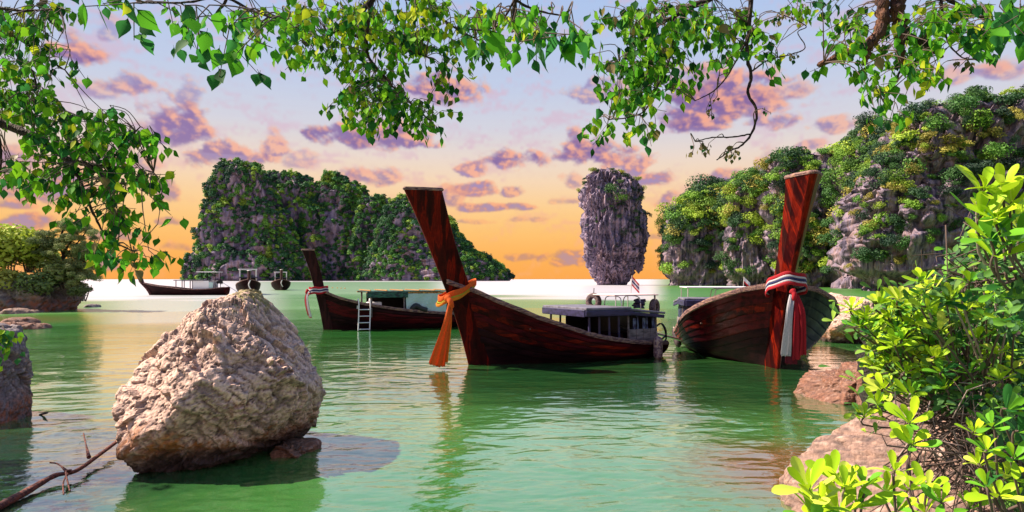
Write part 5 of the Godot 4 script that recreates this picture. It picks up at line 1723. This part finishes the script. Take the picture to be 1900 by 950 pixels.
func bough(label: String, root: Vector3, limbs: Array, masses: Array, lm: Array, seed_: int, mat_limb: Material) -> void:
	# limbs: [[px, py, d, radius px] ...]; masses: [px, py, rx, ry, d, sprigs, leaf length in m, tone]
	var t := base("bough", root)
	tag(t, label, "tree branch", "boughs hanging over the shore")
	rng.seed = seed_
	var nodes := []
	for l in limbs:
		var b := MB.new()
		var pts := []
		var rad := []
		for q in l[0]:
			pts.append(P(q[0], q[1], q[2]) - root)
		var n: int = maxi(8, pts.size() * 5)
		var cv := curve3(pts, n)
		for i in n + 1:
			var f := float(i) / n * (pts.size() - 1)
			var j := mini(int(f), pts.size() - 2)
			rad.append(lerpf(l[0][j][3], l[0][j + 1][3], f - j) / F * float(l[0][j][2]) * (1.0 + 0.12 * sin(i * 2.3)))
			cv[i] += Vector3(rng.randfn(), rng.randfn(), rng.randfn()) * rad[-1] * 0.22
			nodes.append(cv[i] + root)
		b.tube(cv, rad, 8)
		put(l[1], b.mesh(), l[2] if l.size() > 2 else mat_limb, t)
	var leaves := []
	var tw := MB.new()
	for e in masses:
		for i in int(e[5]):
			var a := rng.randf() * TAU
			var q := sqrt(rng.randf())
			var d: float = e[4] + rng.randf_range(-0.35, 0.35)
			var p := P(e[0] + cos(a) * q * e[2], e[1] + sin(a) * q * e[3], d)
			# a short twig, tied back to the nearest limb
			var best := 1e9
			var near := p + Vector3(0, 0.4, 0)
			for nd in nodes:
				var dd: float = nd.distance_squared_to(p)
				if dd < best:
					best = dd
					near = nd
			var back: Vector3 = near - p
			var bl := back.length()
			if bl < 0.55:
				var mid := p + back * 0.5 + Vector3(rng.randfn() * 0.5, rng.randfn() * 0.4 + 1.0, rng.randfn() * 0.5) * bl * 0.12
				tw.tube(curve3([near - root, mid - root, p - root], 7), [0.0032, 0.003, 0.0027, 0.0024, 0.0021, 0.0019, 0.0017, 0.0015], 4, false)
			else:
				tw.tube([p + Vector3(rng.randfn() * 0.05, 0.2, rng.randfn() * 0.05) - root, p - root], [0.0025, 0.0018], 4, false)
			var run := (Vector3(rng.randfn() * 0.8, -0.7 + rng.randfn() * 0.4, rng.randfn() * 0.6) - back.normalized() * 0.5).normalized()
			var L: float = e[6]
			tw.tube([p - root, p + run * L * 2.2 - root], [0.002, 0.0012], 4, false)
			for k in 5:
				var at := p + run * L * (0.15 + 0.5 * k) + Vector3(rng.randfn(), rng.randfn() * 0.6 - 0.3, rng.randfn()) * L * 0.42
				var dir := Vector3(rng.randfn() * 0.42, 1.0, rng.randfn() * 0.42)   # the leaf mesh hangs along -y
				var s := L * rng.randf_range(0.62, 1.08)
				var fb := leaf_frame(dir, Vector3(rng.randfn() * 0.8, rng.randfn() * 0.35 + 0.25, rng.randfn() * 0.6 + 0.7)).scaled_local(Vector3(s, s, s))
				leaves.append([s / d if e[0] > -30 else 0.0, Transform3D(fb, at - root), e[7]])
	var o := put("twigs", tw.mesh(), M.twig, t)
	o.set_meta("kind", "stuff")
	leaves.sort_custom(func(x, y): return x[0] > y[0])
	var xf := []
	var co := []
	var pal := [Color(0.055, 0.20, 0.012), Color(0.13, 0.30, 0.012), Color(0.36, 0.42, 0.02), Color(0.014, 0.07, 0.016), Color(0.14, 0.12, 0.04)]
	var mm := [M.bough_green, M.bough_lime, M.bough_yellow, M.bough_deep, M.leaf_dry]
	for i in leaves.size():
		var q = leaves[i]
		var k := 0
		var f := rng.randf()
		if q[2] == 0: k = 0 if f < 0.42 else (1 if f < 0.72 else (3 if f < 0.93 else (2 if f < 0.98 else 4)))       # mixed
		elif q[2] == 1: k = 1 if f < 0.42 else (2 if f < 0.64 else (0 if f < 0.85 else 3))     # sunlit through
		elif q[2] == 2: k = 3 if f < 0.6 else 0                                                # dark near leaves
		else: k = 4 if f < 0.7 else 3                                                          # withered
		if i < 300:
			putx("leaf", lm[rng.randi() % lm.size()], mm[k], t, q[1])
		else:
			xf.append(q[1])
			co.append(pal[k] * rng.randf_range(0.8, 1.25))
	if xf.size(): multi("foliage", lm[0], M.bough_leaf, xf, co, t)

func make_boughs() -> void:
	M.bough_leaf = vmat(0.72, 0.6)
	M.bough_leaf.metallic_specular = 0.2
	var lm := [heart_leaf(0.15, 0.25), heart_leaf(-0.2, 0.15), heart_leaf(0.3, 0.45), heart_leaf(0.05, 0.1), heart_leaf(0.55, 0.7), heart_leaf(-0.4, 0.5)]
	var B = M.bark_dark
	bough("leafy bough reaching in from the left over the islet", P(-60, 210, 3.3),
		[[[[-60, 215, 3.3, 9], [0, 228, 3.3, 8], [60, 252, 3.3, 7], [120, 290, 3.3, 5.5], [160, 305, 3.2, 4], [200, 300, 3.2, 2.5], [260, 235, 3.2, 1.2]], "branch"],
		[[[120, 290, 3.3, 4], [150, 340, 3.3, 3], [175, 400, 3.3, 2.2], [200, 440, 3.3, 1.6], [250, 468, 3.3, 1.2]], "branch"],
		[[[160, 305, 3.2, 2.5], [220, 340, 3.1, 1.6], [285, 320, 3.1, 1]], "branch"],
		[[[-40, 60, 3.4, 5], [30, 70, 3.4, 3.5], [90, 110, 3.4, 2], [120, 130, 3.4, 1.2]], "branch"],
		[[[-30, 10, 3.2, 4], [40, 20, 3.2, 2.5], [110, 15, 3.2, 1.2]], "branch"],
		[[[-5, 240, 3.2, 3], [2, 290, 3.2, 2.5], [0, 320, 3.2, 1.2]], "branch"],
		[[[60, 252, 3.3, 3], [70, 180, 3.4, 2], [60, 130, 3.4, 1.2]], "branch"]],
		[[50, 20, 75, 30, 3.2, 24, 0.052, 0], [30, 80, 60, 50, 3.3, 26, 0.052, 0], [35, 150, 62, 50, 3.4, 30, 0.050, 0], [55, 210, 75, 45, 3.4, 30, 0.050, 0], [120, 250, 70, 36, 3.3, 24, 0.050, 0], [190, 250, 60, 38, 3.2, 22, 0.050, 0], [250, 250, 42, 36, 3.2, 14, 0.052, 0], [60, 300, 80, 34, 3.3, 18, 0.050, 0], [150, 310, 80, 34, 3.3, 24, 0.050, 0], [230, 330, 55, 36, 3.2, 18, 0.052, 0], [170, 370, 46, 40, 3.2, 16, 0.052, 0], [225, 400, 40, 36, 3.2, 10, 0.054, 0], [205, 450, 30, 28, 3.2, 8, 0.056, 0], [265, 472, 30, 16, 3.2, 6, 0.056, 0], [285, 375, 12, 60, 3.2, 5, 0.054, 0], [20, 330, 36, 26, 3.3, 8, 0.05, 0], [110, 100, 30, 40, 3.3, 6, 0.05, 0], [200, 210, 46, 18, 3.3, 8, 0.05, 0], [-720, 150, 240, 220, 5.0, 160, 0.09, 0], [-640, 60, 200, 220, 6.0, 160, 0.09, 0]], lm, 301, B)
	bough("thick leafy bough over mid bay, yellow where the sun shines through", P(700, -60, 3.6),
		[[[[700, -60, 3.6, 9], [690, 0, 3.6, 6], [650, 38, 3.6, 4], [620, 60, 3.6, 2], [570, 85, 3.6, 1.2]], "branch"],
		[[[690, 0, 3.6, 4], [680, 90, 3.6, 3], [710, 140, 3.6, 2.2], [760, 190, 3.6, 1.6], [800, 225, 3.6, 1.2]], "branch"],
		[[[720, -20, 3.6, 4], [780, 10, 3.6, 3], [850, 55, 3.6, 2], [900, 80, 3.6, 1.2]], "branch"],
		[[[650, 65, 3.6, 2.5], [720, 80, 3.6, 2], [790, 105, 3.6, 1]], "branch"]],
		[[620, 25, 90, 40, 3.6, 34, 0.052, 1], [720, 25, 100, 40, 3.6, 44, 0.052, 1], [820, 30, 80, 40, 3.6, 30, 0.052, 1], [590, 75, 55, 30, 3.6, 14, 0.054, 0], [680, 80, 90, 36, 3.6, 32, 0.050, 1], [780, 85, 80, 34, 3.6, 24, 0.050, 0], [690, 140, 66, 34, 3.6, 26, 0.050, 0], [660, 190, 40, 34, 3.5, 16, 0.050, 1], [730, 195, 60, 36, 3.5, 24, 0.050, 0], [790, 215, 38, 26, 3.5, 12, 0.054, 0], [870, 75, 40, 24, 3.6, 8, 0.05, 0], [820, 130, 26, 22, 3.5, 5, 0.056, 0], [545, 40, 50, 40, 3.5, 10, 0.054, 0], [570, 100, 26, 14, 3.5, 3, 0.06, 0]], lm, 302, B)
	bough("sparse twig of large dark leaves hanging left of the mid bay bough", P(430, -60, 2.0),
		[[[[430, -60, 2.0, 5], [420, 0, 2.0, 3], [400, 30, 2.0, 2], [415, 60, 2.0, 1.2]], "branch"], [[[420, -5, 2.0, 3], [480, 25, 2.0, 2], [530, 40, 2.0, 1.2]], "branch"], [[[420, -10, 2.0, 2.5], [340, 5, 2.0, 2], [255, 5, 2.0, 1.2]], "branch"]],
		[[380, 20, 40, 20, 2.0, 4, 0.05, 2], [420, 60, 14, 14, 2.0, 2, 0.075, 2], [450, 30, 40, 24, 2.1, 7, 0.036, 0], [500, 25, 40, 24, 2.1, 8, 0.034, 0], [470, 60, 26, 12, 2.0, 3, 0.04, 0], [250, 8, 18, 10, 2.0, 2, 0.07, 2], [210, 0, 26, 6, 2.0, 2, 0.04, 0], [335, 5, 26, 8, 2.0, 3, 0.04, 0], [340, 35, 12, 12, 2.0, 1, 0.07, 2]], lm, 303, B)
	bough("twig of large dark pointed leaves hanging right of the mid bay bough", P(960, -60, 2.1),
		[[[[960, -60, 2.1, 5], [955, 5, 2.1, 3], [950, 60, 2.1, 1.2]], "branch"], [[[955, 0, 2.1, 3], [1000, 20, 2.1, 2], [1050, 30, 2.1, 1.2]], "branch"], [[[955, 0, 2.1, 2.5], [920, 50, 2.1, 1.8], [870, 55, 2.1, 1.2]], "branch"]],
		[[960, 30, 50, 26, 2.1, 10, 0.04, 0], [910, 70, 24, 16, 2.1, 3, 0.046, 0], [965, 78, 14, 16, 2.1, 2, 0.078, 2], [1005, 45, 16, 24, 2.1, 3, 0.06, 2], [1040, 25, 22, 20, 2.1, 4, 0.042, 0], [930, 15, 50, 16, 2.1, 8, 0.036, 1]], lm, 304, B)
	bough("leafy bough over the lone rock tower with a long bare hanging vine", P(1330, -60, 3.4),
		[[[[1400, -60, 3.4, 8], [1330, -10, 3.4, 6], [1250, 30, 3.4, 4.5], [1190, 70, 3.4, 3], [1150, 120, 3.4, 1.6]], "branch"],
		[[[1250, 30, 3.4, 3], [1245, 100, 3.4, 2], [1220, 160, 3.4, 1.6], [1190, 210, 3.4, 1.3], [1130, 222, 3.4, 1]], "branch"],
		[[[1394, -40, 3.2, 5], [1391, 40, 3.2, 4], [1386, 90, 3.2, 3.6], [1394, 140, 3.2, 3.2], [1388, 172, 3.2, 2.8], [1404, 205, 3.2, 2.6], [1398, 240, 3.2, 2.2], [1378, 268, 3.2, 1.8], [1355, 280, 3.2, 1.4], [1330, 297, 3.2, 1]], "vine"],
		[[[1394, 248, 3.2, 1.6], [1360, 254, 3.2, 1.4], [1325, 255, 3.2, 1.2], [1290, 262, 3.2, 0.8]], "vine"],
		[[[1384, 80, 3.2, 1.8], [1350, 140, 3.2, 1.4], [1325, 168, 3.2, 1.2], [1290, 187, 3.2, 0.8]], "vine"],
		[[[1396, 132, 3.2, 1.6], [1425, 112, 3.2, 1.3], [1470, 100, 3.2, 1.2], [1494, 88, 3.2, 1], [1480, 60, 3.2, 0.9], [1496, 50, 3.2, 0.9], [1478, 38, 3.2, 0.9], [1432, 20, 3.2, 0.7]], "vine"]],
		[[1170, 30, 70, 34, 3.4, 24, 0.052, 0], [1250, 30, 80, 34, 3.4, 30, 0.052, 0], [1330, 30, 66, 30, 3.4, 20, 0.052, 0], [1180, 90, 70, 40, 3.4, 28, 0.054, 0], [1240, 90, 56, 40, 3.4, 18, 0.052, 0], [1150, 140, 50, 34, 3.4, 14, 0.054, 0], [1210, 150, 50, 34, 3.4, 14, 0.054, 0], [1165, 190, 40, 26, 3.4, 8, 0.056, 0], [1120, 228, 26, 16, 3.4, 5, 0.056, 0], [1190, 220, 28, 22, 3.4, 5, 0.056, 0], [1240, 145, 24, 16, 3.4, 4, 0.06, 1], [1340, 90, 46, 24, 3.3, 9, 0.050, 0], [1415, 95, 30, 20, 3.2, 5, 0.05, 0], [1395, 40, 30, 20, 3.3, 6, 0.05, 0],
		[1300, 265, 18, 10, 3.2, 4, 0.026, 3], [1352, 274, 12, 12, 3.2, 4, 0.026, 3], [1315, 198, 6, 8, 3.2, 2, 0.022, 3], [1333, 176, 6, 6, 3.2, 1, 0.022, 3], [1445, 32, 18, 10, 3.2, 4, 0.026, 3], [1470, 100, 12, 6, 3.2, 2, 0.024, 3], [1415, 205, 4, 6, 3.2, 1, 0.022, 3], [1490, 8, 26, 14, 3.3, 6, 0.04, 1]], lm, 305, B)
	bough("bough with stout bare brown limbs hanging above the high cliff", P(1660, -70, 3.0),
		[[[[1662, -70, 3.0, 17], [1664, 0, 3.0, 14], [1668, 40, 3.0, 12], [1672, 90, 3.0, 7], [1674, 125, 3.0, 4]], "limb", M.bark],
		[[[1634, -70, 3.0, 14], [1636, 0, 3.0, 11], [1640, 40, 3.0, 11], [1618, 78, 3.0, 10], [1590, 92, 3.0, 8], [1555, 104, 3.0, 6], [1518, 121, 3.0, 4.5]], "limb", M.bark],
		[[[1668, 55, 3.0, 8], [1690, 70, 3.0, 6.5], [1720, 84, 3.0, 6], [1746, 104, 3.0, 4]], "limb", B],
		[[[1610, 85, 3.0, 9], [1606, 105, 3.0, 6], [1604, 122, 3.0, 2]], "limb", M.bark],
		[[[1674, 120, 3.0, 3], [1662, 150, 3.0, 2], [1640, 190, 3.0, 1.2]], "branch"],
		[[[1740, -30, 3.0, 3], [1752, 40, 3.0, 2], [1760, 80, 3.0, 1.6], [1785, 106, 3.0, 1.2], [1812, 110, 3.0, 1]], "branch"],
		[[[1700, -40, 3.0, 5], [1780, 10, 3.0, 3.5], [1850, 45, 3.0, 2]], "branch"]],
		[[1600, 40, 40, 36, 3.0, 10, 0.05, 0], [1570, 90, 30, 20, 3.0, 6, 0.052, 0], [1560, 15, 46, 22, 3.1, 9, 0.05, 0], [1690, 40, 40, 36, 3.1, 12, 0.05, 0], [1650, 100, 50, 30, 3.0, 12, 0.05, 0], [1715, 115, 34, 28, 3.0, 9, 0.052, 1], [1640, 165, 26, 24, 3.0, 6, 0.054, 0], [1650, 200, 24, 14, 3.0, 4, 0.056, 0], [1740, 60, 36, 30, 3.0, 8, 0.05, 0], [1790, 40, 50, 36, 3.0, 14, 0.05, 0], [1770, 15, 60, 20, 3.0, 12, 0.05, 1], [1830, 55, 34, 20, 3.0, 6, 0.052, 0], [1815, 80, 20, 14, 3.0, 3, 0.054, 2], [1795, 108, 12, 8, 3.0, 2, 0.034, 3], [1870, 10, 30, 18, 2.4, 5, 0.07, 2], [1890, 35, 14, 16, 2.4, 2, 0.075, 2], [1545, 115, 10, 8, 3.0, 1, 0.05, 0], [1590, 120, 16, 10, 3.0, 2, 0.05, 0]], lm, 306, B)
